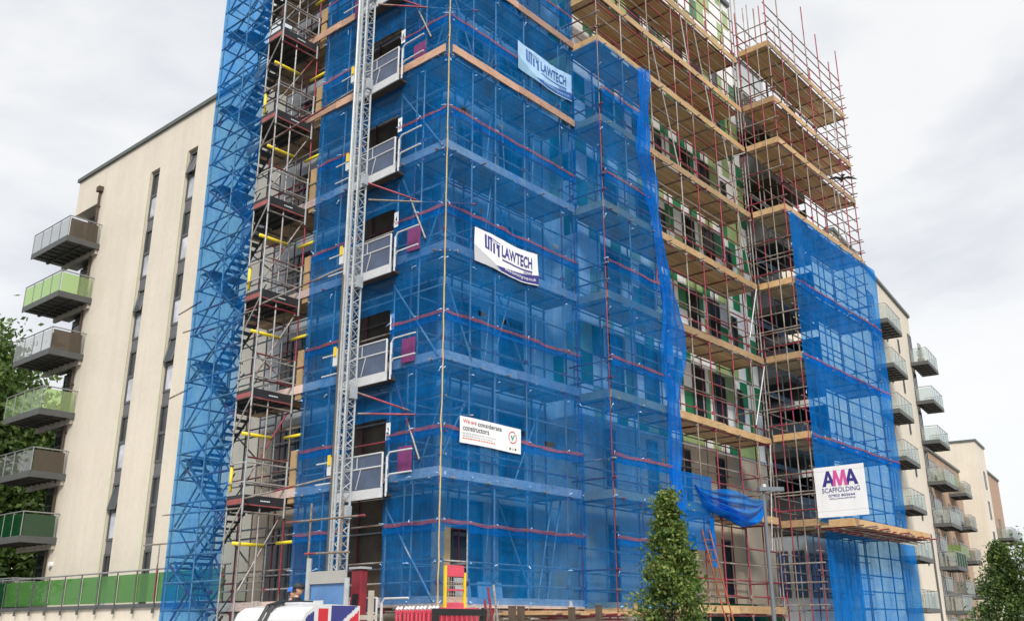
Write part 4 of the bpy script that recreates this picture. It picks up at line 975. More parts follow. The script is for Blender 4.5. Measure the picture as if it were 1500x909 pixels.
# the wing's balconies are built in a frame turned so that its local -y points to world -x
BAL = []
def wing_balcony(zb, glass, side, k):
    """front on the world -x side, long side along y"""
    x0, d, ya, yb = 2.4, 1.45, 24.32, 27.85
    s = MB(); s.box(x0-d, x0-0.002, ya, yb, zb+0.06, zb+0.20, 'balcony_steel'); s.box(x0-0.002, x0+0.69, 25.01, yb, zb+0.06, zb+0.20, 'balcony_steel')
    s.box(x0-d-0.03, x0-d-0.001, ya-0.02, yb, zb, zb+0.26, 'balcony_steel'); s.box(x0-d, x0-0.002, ya-0.03, ya-0.001, zb, zb+0.26, 'balcony_steel')
    for q in range(1, 7): s.box(x0-d, x0-0.01, ya+(yb-ya)*q/7-0.03, ya+(yb-ya)*q/7+0.03, zb-0.0, zb+0.058, 'balcony_soffit')
    s.box(x0-d*0.5-0.05, x0-d*0.5+0.05, ya, yb, zb-0.012, zb+0.055, 'balcony_soffit')
    s.box(x0-0.14, x0-0.01, ya+0.05, yb-0.2, zb-0.2, zb+0.05, 'grey_timber')
    bal = shift(s, BL).build('balcony', lw)
    zt = zb+1.2; r = MB()
    r.tube((x0-d, ya, zt), (x0-d, yb, zt), 0.028, 8); r.tube((x0-d, ya, zt), (x0, ya, zt), 0.028, 8)
    n = 4
    for q in range(n+1): r.tube((x0-d, ya+(yb-ya)*q/n, zb+0.05), (x0-d, ya+(yb-ya)*q/n, zt), 0.022, 6)
    r.tube((x0-0.12, ya, zb+0.05), (x0-0.12, ya, zt), 0.022, 6)
    shift(r, BL).build('handrail', bal, 'rail_steel')
    for q in range(n):
        g = MB(); g.box(x0-d-0.006, x0-d+0.006, ya+(yb-ya)*q/n+0.04, ya+(yb-ya)*(q+1)/n-0.04, zb+0.24, zt-0.09); shift(g, BL).build('glass_panel', bal, glass)
    g = MB(); g.box(x0-d+0.05, x0-0.16, ya-0.006, ya+0.006, zb+0.24, zt-0.09); shift(g, BL).build('glass_panel', bal, side)
    # glazed door set behind
    f = MB(); xx = x0+0.60
    f.box(xx, xx+0.09, 25.02, 27.28, zb+0.22, zb+0.30); f.box(xx, xx+0.09, 25.02, 27.28, zb+2.25, zb+2.52)
    for q in range(4): f.box(xx+0.001, xx+0.089, 25.02+q*0.73, 25.09+q*0.73, zb+0.301, zb+2.249)
    f.box(xx+0.001, xx+0.089, 25.09, 27.2, zb+1.75, zb+1.81)
    w_ = shift(f, BL).build('window', lw, 'dark_frame')
    p = MB(); p.box(xx+0.03, xx+0.05, 25.05, 27.25, zb+0.25, zb+2.4); shift(p, BL).build('pane', w_, 'dark_pane')
for k in range(7):
    zb = 17.75-2.57*k
    if zb < 2.2: continue
    wing_balcony(zb, ('smoked_glass', 'lime_glass', 'smoked_glass', 'lime_glass', 'smoked_glass', 'dark_green_glass', 'clear_glass')[k], ('brown_glass', 'lime_glass', 'brown_glass', 'lime_glass', 'brown_glass', 'dark_green_glass', 'clear_glass')[k], k)
bpy.data.objects.remove(lwf)
def chair(loc, rz, label, mt):
    c = empty('balcony_chair', loc, label, 'chair', 'chairs on the balconies', rz)
    b = MB(); b.box(-0.22, 0.22, -0.22, 0.22, 0.42, 0.46); b.build('seat', c, mt)
    b = MB(); b.box(-0.22, 0.22, 0.20, 0.235, 0.50, 0.92); b.build('backrest', c, mt)
    for x in (-0.2, 0.2):
        for y in (-0.2, 0.2): b = MB(); b.tube((x, y, 0), (x, y, 0.42 if y < 0 else 0.9), 0.014, 6); b.build('leg', c, 'black_plastic')
chair((1.75, 24.95, 18.0), 2.2, 'dark chair on the topmost left balcony', 'dark_brown_panel')
chair((1.6, 25.1, 12.86), 0.7, 'dark chair on the third left balcony from the top', 'black_plastic')
# terrace with green balustrade
tr = empty('terrace', (0.9, 9.3, G), 'raised terrace with green glass balustrade and steel handrail in front of the cream wing', 'terrace')
BT = Vector((0.9, 9.3, G))
b = MB(); b.box(0.9, 2.398, 9.3, 36, G, 2.28); shift(b, BT).build('retaining_wall', tr, 'cream_render')
b = MB(); b.box(0.82, 2.398, 9.3, 36, 2.281, 2.40); shift(b, BT).build('slab_edge', tr, 'dark_frame')
b = MB(); b.tube((0.86, 9.4, 3.44), (0.86, 36, 3.44), 0.028, 8); shift(b, BT).build('handrail', tr, 'rail_steel')
y = 9.6
while y < 36:
    p = MB(); p.box(0.80, 0.815, y-0.035, y+0.035, 2.12, 3.42); p.box(0.76, 0.798, y-0.05, y+0.05, 2.10, 2.26); p.box(0.785, 0.799, y-0.05, y+0.05, 3.05, 3.2); shift(p, BT).build('post', tr, 'balcony_steel')
    g = MB(); g.box(0.84, 0.852, y+0.03, y+1.22, 2.45, 3.33); shift(g, BT).build('glass_panel', tr, 'green_glass' if y < 24.5 else 'dark_green_glass')
    y += 1.25
pole('guard_pole', tr, (0.7, 13.2, 2.5), (0.7, 13.2, 4.2), 'scaffold_tube'); pole('guard_pole', tr, (0.7, 14.2, 4.2), (0.7, 11.0, 4.15), 'scaffold_tube')
for (z, ya) in ((10.9, 10.9), (8.3, 10.9)): pole('tie_pole', tw, (-1.32, 8.8, z-0.1), (-1.32, 10.0, z-0.25), 'scaffold_tube')

# ------------------------------------------------------------------ right building and those beyond
ANG = R(7.1)
def right_block(name, s0, s1, t0, depth, h, wallmat, label, cat='building', base=(37.85, 3.09)):
    ca, sa = math.cos(ANG), math.sin(ANG)
    x = base[0]+ca*s0-sa*t0; y = base[1]+sa*s0+ca*t0
    root = empty(name, (x, y, G), label, cat, rotz=ANG)
    b = MB(); b.box(0, s1-s0, 0, depth, 0, h-G); b.build('wall', root, wallmat)
    b = MB(); b.box(-0.08, s1-s0+0.08, -0.12, depth+0.1, h-G+0.001, h-G+0.2); b.build('coping', root, 'roof_trim')
    return root
def rwin(root, x, z, w, h, mull=False, pane='dark_pane'):
    me = window_meshes(w, h, mull, pane=pane); wd = share('window', me[0], root, (x, -0.05, z-G)); share('pane', me[1], wd)
rb = right_block('apartment_wing', -5.5, 13.1, 0, 11, 22.2, 'cream_render', 'cream apartment wing at the right with two stacks of glass balconies and slit windows')
for k in range(7):
    zb = 18.4-2.68*k
    balcony(rb, 6.0, 0.0, 3.7, 1.05, zb-G, 'clear_glass', side_glass='clear_glass')
    balcony(rb, 17.2, 0.0, 3.6, 1.1, zb-G, 'clear_glass' if k != 5 else 'dark_green_glass', side_glass='clear_glass')
    rwin(rb, 6.4, zb+0.22, 1.6, 2.1, True); rwin(rb, 10.4, zb+0.15, 0.36, 0.9); rwin(rb, 13.7, zb+0.15, 0.36, 0.9)
    rwin(rb, 17.4, zb+0.22, 1.05, 2.15, True)
b = MB(); b.tube((15.5, -0.07, 0), (15.5, -0.07, 8.0), 0.06, 8); b.build('drainpipe', rb, 'dark_frame')
# plants on the top corner balcony
pl = empty('potted_plant', (0, 0, 0), 'potted climber on a trellis, on the highest corner balcony at the right', 'plant')
ca, sa = math.cos(ANG), math.sin(ANG)
pxy = lambda s, t: (37.85+ca*s-sa*t, 3.09+sa*s+ca*t)
px, py = pxy(12.6, -0.55); pl.location = (px, py, 18.62)
b = MB(); b.tube((0, 0, 0), (0, 0, 0.4), 0.18, 10, None, 0.24); b.build('pot', pl, 'terracotta')
b = MB()
for q in range(4): b.tube((-0.3+q*0.2, 0, 0.35), (-0.3+q*0.2, 0, 1.5), 0.015, 5)
for q in range(6): b.tube((-0.3, 0, 0.45+q*0.2), (0.3, 0, 0.45+q*0.2), 0.015, 5)
b.build('trellis', pl, 'dark_brown_panel')
lf = MB()
for q in range(160):
    c = Vector((rnd.uniform(-0.3, 0.3), rnd.uniform(-0.15, 0.15), rnd.uniform(0.35, 1.2))); d = Vector((rnd.gauss(0, 1), rnd.gauss(0, 1), rnd.gauss(0, 1))).normalized()*0.06; e = d.orthogonal().normalized()*0.04
    lf.face([c-d, c+e, c+d, c-e], 'dark_leaf')
lf.build('foliage', pl)
bk = right_block('brick_building', 13.4, 36, 1.6, 9, 14.4, 'brickwork', 'orange brick apartment building beyond the right cream wing')
for k in range(5):
    zb = 11.6-2.65*k
    for s in (2.0, 5.0, 8.5, 11.5, 15.0, 18.5): rwin(bk, s, zb+0.5, 0.7, 1.5)
    balcony(bk, 2.6, 0, 2.6, 1.1, zb-G, 'clear_glass'); balcony(bk, 16.0, 0, 2.8, 1.3, zb-G, 'smoked_glass')
    balcony(bk, 9.6, 0, 3.2, 1.3, zb-G, 'clear_glass' if k % 2 else 'lime_glass')
cw = right_block('apartment_tower', 38.9, 44.0, 0.3, 11, 17.5, 'cream_render', 'farthest cream apartment tower at the right edge of the street')
for k in range(6):
    rwin(cw, 2.4, 13.5-2.7*k, 0.8, 1.6)
b2 = right_block('brick_building', 44.2, 53.5, 0.6, 9, 15.6, 'brickwork', 'distant brick block half hidden behind the farthest cream tower')
for k in range(4):
    balcony(b2, 6.0, 0, 2.8, 1.4, 9.2-2.7*k-G, 'clear_glass'); balcony(b2, 1.6, 0, 3.0, 1.4, 9.2-2.7*k-G, 'clear_glass')
    for s in (0.6, 4.9): rwin(b2, s, 10.0-2.7*k, 0.8, 1.5)

# ------------------------------------------------------------------ trees
def tree(name, label, loc, height, crown_base, radius, nclump, leaves, leafsize, mat, seed, shape='cone', trunk_r=0.09, group='trees'):
    rr = random.Random(seed)
    root = empty(name, loc, label, 'tree', group)
    t = MB(); segs = 7; pts = []
    for k in range(segs+1):
        f = k/segs; pts.append(Vector((0.06*radius*math.sin(f*5+seed), 0.06*radius*math.cos(f*4+seed), height*0.93*f)))
    for k in range(segs): t.tube(pts[k], pts[k+1], trunk_r*(1-k/segs*0.85), 8, None, trunk_r*(1-(k+1)/segs*0.85))
    clumps = []
    for c in range(nclump):
        f = rr.random()**(1.15 if shape == 'cone' else 0.9); z = crown_base+(height-crown_base)*f
        if shape == 'cone': rad = radius*(min(1.0, 1.12*(1-f))**0.95)*(0.78+0.45*rr.random())
        else: rad = radius*math.sqrt(max(0.02, 1-(2*f-0.9)**2*0.85))*(0.75+0.4*rr.random())
        a = rr.uniform(0, 2*math.pi); q = rad*math.sqrt(rr.uniform(0.15, 1.0))
        clumps.append((Vector((q*math.cos(a), q*math.sin(a), z)), f))
    for c, f in clumps[::max(1, nclump//26)]:
        zz = max(crown_base*0.8, c.z-0.45*Vector((c.x, c.y)).length-0.2); s = Vector((0, 0, min(zz, height*0.9)))
        mid = s.lerp(c, 0.5)+Vector((0, 0, -0.05*radius)); t.tube(s, mid, trunk_r*0.32*(1.1-f), 6, None, trunk_r*0.22*(1.1-f)); t.tube(mid, c, trunk_r*0.22*(1.1-f), 6, None, 0.008)
    t.build('trunk', root, 'bark', smooth=True)
    m_ = MB(); per = leaves//nclump
    for c, f in clumps:
        cr = radius*((0.12+0.13*(1-f)) if shape == 'cone' else 0.26)*rr.uniform(0.65, 1.4)
        for q in range(int(per*rr.uniform(0.6, 1.4))):
            d = Vector((rr.gauss(0, 1), rr.gauss(0, 1), rr.gauss(0, 0.8)))*cr*0.62
            p = c+d; nrm = Vector((rr.gauss(0, 1), rr.gauss(0, 1), rr.gauss(0.5, 1))).normalized(); a = nrm.orthogonal().normalized(); a.rotate(Matrix.Rotation(rr.uniform(0, 6.28), 3, nrm)); bb = nrm.cross(a)
            L = leafsize*rr.uniform(0.7, 1.3); m_.face([p-a*L*0.5, p+bb*L*0.28+a*L*0.05, p+a*L*0.5, p-bb*L*0.28+a*L*0.05], mat)
    m_.build('crown', root)
    return root
tree('street_tree', 'slender conical green street tree standing in front of the low blue net', (0.75, -5.5, G), 5.1, 0.9, 1.0, 190, 24000, 0.082, 'street_tree_leaf', 3, 'cone', 0.07)
tree('street_tree', 'bushy green street tree at the right edge in front of the far balconies', (23.8, -5.5, G), 5.35, 1.0, 1.75, 190, 16000, 0.13, 'dark_leaf', 5, 'cone', 0.08)
tree('street_tree', 'airy street tree with thin twigs in the bottom right corner', (23.9, -7.1, G), 5.7, 1.6, 1.5, 60, 4500, 0.14, 'street_tree_leaf', 8, 'round', 0.08)
tree('broadleaf_tree', 'large dark broadleaf tree behind the left balconies, reaching the fourth one', (2.0, 37.5, G), 17.2, 3.0, 4.9, 420, 52000, 0.34, 'dark_leaf', 11, 'round', 0.3)
tree('broadleaf_tree', 'lower dark tree showing between the left balconies and the terrace', (6.0, 36.0, G), 12.5, 1.0, 4.4, 260, 26000, 0.34, 'dark_leaf', 14, 'round', 0.25)
tree('broadleaf_tree', 'dark tree behind the left wing, seen above the terrace handrail', (-0.5, 34.0, G), 9.0, 0.6, 3.8, 220, 20000, 0.32, 'dark_leaf', 17, 'round', 0.22)

# ------------------------------------------------------------------ street lamp
sl = empty('street_lamp', (5.95, -5.0, G), 'grey street lamp column with a flat head, before the open scaffold', 'street lamp')
b = MB(); b.tube((0, 0, 0), (0, 0, 1.2), 0.085, 12); b.tube((0, 0, 1.2), (0.02, 0, 5.62), 0.055, 12, None, 0.036); b.build('column', sl, 'lamp_steel', smooth=False)
b = MB(); L = [(-0.12, 0.05), (-0.09, 0.09), (0.1, 0.12), (0.40, 0.10), (0.50, 0.06)]
for i in range(len(L)-1):
    (xa, wa), (xb, wb) = L[i], L[i+1]
    dx, dy = 0.66, -0.75
    def lp_(x, w, z): return (x*dx - w*dy*0+w*0.75, x*dy+w*0.66, z)
    top = [lp_(xa, -wa, 5.72), lp_(xb, -wb, 5.72), lp_(xb, wb, 5.72), lp_(xa, wa, 5.72)]; bot = [(x, y, 5.63) for x, y, z in top]
    b.face(top); b.face(bot[::-1])
    for q in range(4): b.face([bot[q], bot[(q+1) % 4], top[(q+1) % 4], top[q]])
b.build('lantern', sl, 'lamp_steel')
b = MB(); b.tube((0.05, -0.02, 5.72), (0.05, -0.02, 5.80), 0.045, 8); b.build('photocell', sl, 'pale_panel')
b = MB(); b.box(0.02, 0.30, -0.30, -0.04, 5.60, 5.628); b.build('lens', sl, 'clear_glass')

# ------------------------------------------------------------------ truck
X0, X1, Y0, Y1, Z1 = -5.75, -4.35, -2.50, -0.62, 2.02
tk = empty('flatbed_truck', (X0, (Y0+Y1)/2, G-0.115), 'white truck cab with a union flag on its side, parked below the hoist', 'truck')
BK = Vector((X0, (Y0+Y1)/2, G-0.115))
c = MB(); prof = [(X0, -0.25), (X0-0.03, 0.70), (X0+0.22, 1.78), (X0+0.28, 1.89), (X0+0.42, 1.975), (X0+0.75, Z1), (X1, Z1-0.02), (X1, -0.25)]
n = len(prof)
c.face([(x, Y0, z) for x, z in prof]); c.face([(x, Y1, z) for x, z in reversed(prof)])
for k in range(n):
    (xa, za), (xb, zb) = prof[k], prof[(k+1) % n]; c.face([(xa, Y1, za), (xb, Y1, zb), (xb, Y0, zb), (xa, Y0, za)])
body = shift(c, BK).build('cab', tk, 'white_gloss', bevel=0.07)
w = MB(); w.face([(X0-0.022, Y1-0.12, 0.78), (X0-0.022, Y0+0.12, 0.78), (X0+0.214, Y0+0.13, 1.75), (X0+0.214, Y1-0.13, 1.75)]); w.v = [(x-0.012, y, z) for x, y, z in w.v]; shift(w, BK).build('windscreen', tk, 'dark_pane')
w = MB()
for q in (0.25, 0.6): w.tube((X0-0.05, Y0+2.1*q, 0.80), (X0+0.02, Y0+2.1*q+0.5, 1.15), 0.012, 5)
shift(w, BK).build('wiper', tk, 'black_plastic')
w = MB(); w.box(X0+0.28, X1-0.2, Y0-0.012, Y0-0.006, 0.75, 1.40); shift(w, BK).build('side_window', tk, 'dark_pane')
w = MB(); w.path([(X0+0.05, Y0-0.02, 1.45), (X0-0.15, Y0-0.22, 1.50), (X0-0.15, Y0-0.22, 0.9), (X0+0.1, Y0-0.02, 0.85)], 0.014, 6); w.box(X0-0.20, X0-0.10, Y0-0.33, Y0-0.13, 0.95, 1.40); w.box(X0-0.1, X0+0.55, Y0-0.16, Y0-0.05, 1.52, 1.63); shift(w, BK).build('mirror', tk, 'black_plastic')
w = MB(); w.box(X0-0.20, X0-0.10, Y1+0.13, Y1+0.33, 0.95, 1.40); w.path([(X0+0.05, Y1+0.02, 1.45), (X0-0.15, Y1+0.22, 1.45)], 0.014, 6); shift(w, BK).build('mirror', tk, 'black_plastic')
fl = MB(); nu, nv = 60, 24; xs0, xs1, zs0, zs1 = X0+0.16, X1-0.02, 1.42, Z1-0.02
def jack(u, v):
    if u < 0.25 and v > 0.55+1.3*u: return 'white_gloss'
    if 0.30 < u < 0.46: return 'red_gloss'
    if 0.24 < u < 0.52: return 'white_gloss'
    d = (v-(1.55*u-0.85))
    if u > 0.5 and abs(d) < 0.17: return 'red_gloss'
    if u > 0.5 and abs(d) < 0.33: return 'white_gloss'
    if u > 0.5 and d < -0.33: return 'white_gloss' if v < 0.3 else 'navy_gloss'
    return 'navy_gloss'
for i in range(nu):
    for j in range(nv):
        xm, zm = xs0+(xs1-xs0)*(i+0.5)/nu, zs0+(zs1-zs0)*(j+0.5)/nv
        if xm-X0 < 0.27+max(0, zm-1.76)*0.55+max(0, zm-1.89)*1.6 or (zm > 1.955 and xm-X0 < 0.72): continue
        q = [(xs0+(xs1-xs0)*a/nu, Y0-0.004, zs0+(zs1-zs0)*b_/nv) for a, b_ in ((i, j), (i+1, j), (i+1, j+1), (i, j+1))]; fl.face(q, jack((i+0.5)/nu, (j+0.5)/nv))
shift(fl, BK).build('flag_decal', tk)
w = MB(); w.box(X0-0.12, X0-0.035, Y0+0.05, Y1-0.05, -0.35, 0.05); shift(w, BK).build('bumper', tk, 'black_plastic', bevel=0.02)
for y in (Y0+0.3, Y1-0.3):
    w = MB(); w.box(X0-0.145, X0-0.122, y-0.16, y+0.16, -0.22, -0.06); shift(w, BK).build('headlight', tk, 'clear_glass')
w = MB(); w.box(X0+0.2, -2.5, Y0+0.55, Y1-0.55, -0.45, -0.27); shift(w, BK).build('chassis', tk, 'black_plastic')
w = MB(); w.box(X1+0.1, -2.45, Y0, Y1, 0.0, 0.12); w.box(X1+0.1, X1+0.16, Y0, Y1, 0.121, 1.3); shift(w, BK).build('flatbed', tk, 'grey_timber')
for x in (X0+0.55, -3.1):
    for y in (Y0+0.14, Y1-0.14):
        wh = empty('wheel', (x-BK.x, y-BK.y, 0.43)); wh.parent = tk
        w = MB(); w.tube((0, -0.13, 0), (0, 0.13, 0), 0.43, 24); w.build('tyre', wh, 'rubber', bevel=0.03)
        w = MB(); w.tube((0, -0.14, 0), (0, 0.14, 0), 0.24, 16); w.build('rim', wh, 'mast_steel')
sm_ = MB()
for z in (0.62, 1.40): sm_.box(X0+0.30, X1-0.02, Y0-0.003, Y0+0.01, z, z+0.012)
sm_.box(X0+0.98, X0+0.992, Y0-0.003, Y0+0.01, 0.0, 1.40); sm_.box(X0+0.26, X0+0.272, Y0-0.003, Y0+0.01, 0.0, 1.40)
sm_.box(X0+0.95, X0+0.965, Y0+0.12, Y1-0.12, Z1-0.002, Z1+0.004)
shift(sm_, BK).build('panel_seam', tk, 'black_plastic')
w = MB(); w.box(X0+0.72, X0+1.05, Y0+0.75, Y0+1.35, Z1-0.01, Z1+0.045); shift(w, BK).build('roof_hatch', tk, 'grey_vinyl', bevel=0.02)
w = MB(); w.box(X1-0.22, X1-0.10, Y0-0.05, Y0+0.02, -0.2, 1.2); shift(w, BK).build('door_handle', tk, 'black_plastic')
st = MB()
for q in range(2): st.path([(X0+0.02, Y1-0.75-q*0.16, 1.45), (X0+0.33, Y1-0.78-q*0.14, Z1-0.02), (X0+0.8, Y1-0.5-q*0.12, Z1+0.06), (X1+0.05, Y1-0.42-q*0.1, Z1+0.06)], 0.035, 6)
shift(st, BK).build('roof_strap', tk, 'black_plastic')

# ------------------------------------------------------------------ people
def person(loc, rz, label, cloth, helmet, helmet_col):
    root = empty('person', loc, label, 'person', 'workers by the hoist', rz)
    V = {'pel': (0, 0, 0.95), 'wst': (0, 0, 1.1), 'chs': (0.01, 0, 1.32), 'nk': (0.0, 0, 1.48), 'hd': (0.03, 0, 1.56)}
    Rr = {'pel': (0.15, 0.11), 'wst': (0.145, 0.10), 'chs': (0.17, 0.12), 'nk': (0.06, 0.06), 'hd': (0.055, 0.055)}
    E_ = [('pel', 'wst'), ('wst', 'chs'), ('chs', 'nk'), ('nk', 'hd')]
    for s, sg in (('l', 1), ('r', -1)):
        V.update({'sh'+s: (0, sg*0.19, 1.40), 'el'+s: (0.05, sg*0.25, 1.12), 'wr'+s: (0.25, sg*0.20, 0.98), 'hn'+s: (0.34, sg*0.19, 0.99),
                  'hp'+s: (0, sg*0.10, 0.88), 'kn'+s: (0.03, sg*0.11, 0.48), 'an'+s: (0, sg*0.12, 0.09), 'to'+s: (0.16, sg*0.13, 0.04)})
        Rr.update({'sh'+s: (0.075, 0.075), 'el'+s: (0.052, 0.052), 'wr'+s: (0.036, 0.03), 'hn'+s: (0.04, 0.02), 'hp'+s: (0.10, 0.10), 'kn'+s: (0.068, 0.068), 'an'+s: (0.05, 0.05), 'to'+s: (0.045, 0.035)})
        E_ += [('chs', 'sh'+s), ('sh'+s, 'el'+s), ('el'+s, 'wr'+s), ('wr'+s, 'hn'+s), ('pel', 'hp'+s), ('hp'+s, 'kn'+s), ('kn'+s, 'an'+s), ('an'+s, 'to'+s)]
        for f in range(4):
            V['f%s%d' % (s, f)] = (0.34+0.075-0.006*abs(f-1), sg*0.19+(f-1.5)*0.02, 0.965); Rr['f%s%d' % (s, f)] = (0.009, 0.009); E_.append(('hn'+s, 'f%s%d' % (s, f)))
        V['th'+s] = (0.33, sg*0.135, 0.975); Rr['th'+s] = (0.011, 0.011); E_.append(('wr'+s, 'th'+s))
    ks = list(V); me = bpy.data.meshes.new('body'); me.from_pydata([V[k] for k in ks], [(ks.index(a), ks.index(b_)) for a, b_ in E_], [])
    ob = bpy.data.objects.new('body', me); COL.objects.link(ob)
    ob.modifiers.new('s', 'SKIN'); me.skin_vertices.new() if not me.skin_vertices else None
    for i, k in enumerate(ks): me.skin_vertices[0].data[i].radius = Rr[k]; me.skin_vertices[0].data[i].use_root = (k == 'pel')
    sd = ob.modifiers.new('d', 'SUBSURF'); sd.levels = 2; sd.render_levels = 2
    dg = bpy.context.evaluated_depsgraph_get(); dg.update(); ev = ob.evaluated_get(dg).to_mesh()
    bm = bmesh.new(); bm.from_mesh(ev); bpy.data.objects.remove(ob)
    r = bmesh.ops.create_uvsphere(bm, u_segments=20, v_segments=14, radius=0.1)
    for v in r['verts']:
        x, y, z = v.co
        x *= 1.02; y *= 0.80; z *= 1.22
        if x > 0.07 and abs(y) < 0.018 and -0.03 < z < 0.02: x += 0.022
        if x > 0.05 and 0.0 < z < 0.035 and 0.02 < abs(y) < 0.055: x -= 0.012
        if z < -0.06 and x > 0.0: x += 0.012
        if abs(y) > 0.072 and abs(x) < 0.03 and abs(z) < 0.035: y *= 1.18
        v.co = (x+0.04, y, z+1.645)
    out = bpy.data.meshes.new('body'); bm.to_mesh(out); bm.free()
    for mt in ('skin', cloth, 'dark_cloth'): out.materials.append(M[mt])
    for p in out.polygons:
        c = p.center; p.use_smooth = True
        hand = c.x > 0.22 and c.z < 1.03 and abs(c.y) > 0.1
        p.material_index = 0 if (c.z > 1.49 or hand) else (1 if c.z > 0.92 else 2)
    o = bpy.data.objects.new('body', out); COL.objects.link(o); o.parent = root
    hm = MB(); n = 16
    for j in range(6):
        a0, a1 = j/6*math.pi/2, (j+1)/6*math.pi/2
        for i in range(n):
            t0, t1 = 2*math.pi*i/n, 2*math.pi*(i+1)/n
            f_ = lambda a, t_: (0.035+0.135*math.cos(a)*math.cos(t_), 0.112*math.cos(a)*math.sin(t_), 1.675+0.125*math.sin(a))
            hm.face([f_(a0, t0), f_(a0, t1), f_(a1, t1), f_(a1, t0)])
    hm.prism([(0.10+0.1*math.cos(t), 0.10*math.sin(t)) for t in [2*math.pi*i/12 for i in range(12)]], 1.672, 1.686)
    hm.build('helmet', root, helmet_col, smooth=True)
    if helmet:
        gl = MB(); gl.box(0.13, 0.175, -0.075, 0.075, 1.70, 1.745); gl.box(-0.09, 0.13, -0.118, -0.112, 1.705, 1.73); gl.build('goggles', root, 'dark_pane')
    h = MB(); h.tube((-0.01, 0, 1.60), (-0.01, 0, 1.68), 0.09, 12); h.build('hair', root, 'hair')
    return root
person((-1.70, 2.98, 0.75), R(-65), 'worker in blue top and blue helmet, partly behind a colleague by the hoist', 'blue_cloth', False, 'blue_helmet')
person((-2.02, 2.36, 0.80), R(-58), 'worker in dark clothes with goggles on a dark helmet, beside the hoist base', 'dark_cloth', True, 'black_plastic')
# the near worker's hands rest on the grey rail

# ------------------------------------------------------------------ site odds and ends
def barrier_mesh():
    b = MB(); h = 1.25
    b.path([(0, 0, 0), (0, 0, h-0.09), (-0.03, 0, h-0.02), (-0.09, 0, h), (-1.8, 0, h), (-1.87, 0, h-0.05), (-1.89, 0, 0)][:3], 0.026, 8)
    b.path([(0, 0, h-0.09), (0.03, 0, h-0.02), (0.09, 0, h), (1.2, 0, h), (1.27, 0, h-0.03), (1.3, 0, h-0.09), (1.3, 0, 0)], 0.026, 8); b.tube((0, 0, 0.15), (1.3, 0, 0.15), 0.022, 6)
    return b
bars = MB()
for q in range(1, 9): bars.tube((1.3*q/9, 0, 0.15), (1.3*q/9, 0, 1.25), 0.012, 6)
bf = bb = None
for k in range(11):
    y = -1.52+k*0.115
    r = empty('crowd_barrier', (-1.55+0.01*(k % 3), y, 0.75), 'red tubular crowd barrier stacked on edge with its fellows beside the hoist', 'barrier', 'red crowd barriers stacked in a row')
    if bf is None: bf = barrier_mesh().build('frame', r, 'pink_red_paint').data; bb = bars.build('bars', r, 'pink_red_paint').data
    else: share('frame', bf, r); share('bars', bb, r)
    c = MB(); c.tube((-0.012, 0, 1.24), (0.05, 0, 1.29), 0.034, 8); c.build('end_cap', r, 'white_steel')
gt = empty('site_gate', (0.07, -0.12, 2.0), 'small yellow and red gate with a wire mesh middle at the scaffold corner', 'gate')
for x in (0.0, 0.62): b = MB(); b.box(x, x+0.06, -0.03, 0.03, 0.0, 0.95 if x == 0 else 0.82); b.build('side_frame', gt, 'yellow_paint', bevel=0.008)
b = MB(); b.box(0.062, 0.618, -0.02, 0.02, 0.72, 0.97); b.build('top_panel', gt, 'pink_red_paint', bevel=0.01)
b = MB(); b.box(0.062, 0.618, -0.02, 0.02, 0.0, 0.17); b.build('bottom_panel', gt, 'pink_red_paint', bevel=0.01)
b = MB(); b.box(0.062, 0.618, -0.018, 0.018, 0.42, 0.46); b.build('middle_bar', gt, 'pink_red_paint')
b = MB()
for q in range(1, 7): b.tube((0.06+q*0.08, 0, 0.17), (0.06+q*0.08, 0, 0.72), 0.006, 5)
for q in range(1, 6): b.tube((0.06, 0, 0.17+q*0.09), (0.62, 0, 0.17+q*0.09), 0.006, 5)
b.build('wire_mesh', gt, 'grey_timber')
b = MB(); b.box(0.22, 0.80, 0.42, 0.47, 2.13, 3.95); o = b.build('brown_sheet', None, 'plywood'); tag(o, 'tall brown board standing in the netless doorway behind the yellow gate', 'board')
o.name = 'plywood_board'
for k, (p0, p1, mt) in enumerate((((-0.55, -2.3, G), (-0.83, -2.15, 2.18), 'scaffold_tube_red'), ((-0.30, -2.35, G), (-0.74, -2.15, 2.42), 'scaffold_tube_red'), ((-0.25, -2.25, G), (-0.66, -2.1, 2.34), 'scaffold_tube_red'), ((-0.1, -2.3, G), (-0.52, -2.1, 2.47), 'galvanised_tube'), ((-0.75, -2.35, G), (-1.03, -2.2, 2.05), 'mast_steel'))):
    r = empty('loose_tube', p0, ['short red scaffold tube leaning in the bundle', 'long red scaffold tube leaning in the bundle', 'middle red scaffold tube leaning in the bundle', 'bare steel scaffold tube leaning at the right of the bundle', 'pale scaffold tube leaning at the left of the bundle'][k], 'tube', 'scaffold tubes leaning in a bundle')
    pole('shaft', r, p0, p1, mt, 0.026)
fr = empty('steel_frame', (-2.7, -2.6, G), 'black square steel frame standing before the corner of the scaffold', 'frame')
b = MB(); b.box(0, 1.38, -0.05, 0.05, 2.76, 2.88); b.build('top_bar', fr, 'black_plastic')
for x in (0.0, 1.28): b = MB(); b.box(x, x+0.1, -0.048, 0.048, 0, 2.758); b.build('post', fr, 'black_plastic')
b = MB(); b.box(0.11, 1.27, -0.02, 0.02, 1.2, 2.55); b.build('infill_panel', fr, 'dark_brown_panel')
pls = ['leftmost of four dark posts at the foot of the scaffold', 'second from left of four dark posts at the foot of the scaffold', 'third from left of four dark posts at the foot of the scaffold', 'rightmost of four dark posts at the foot of the scaffold']
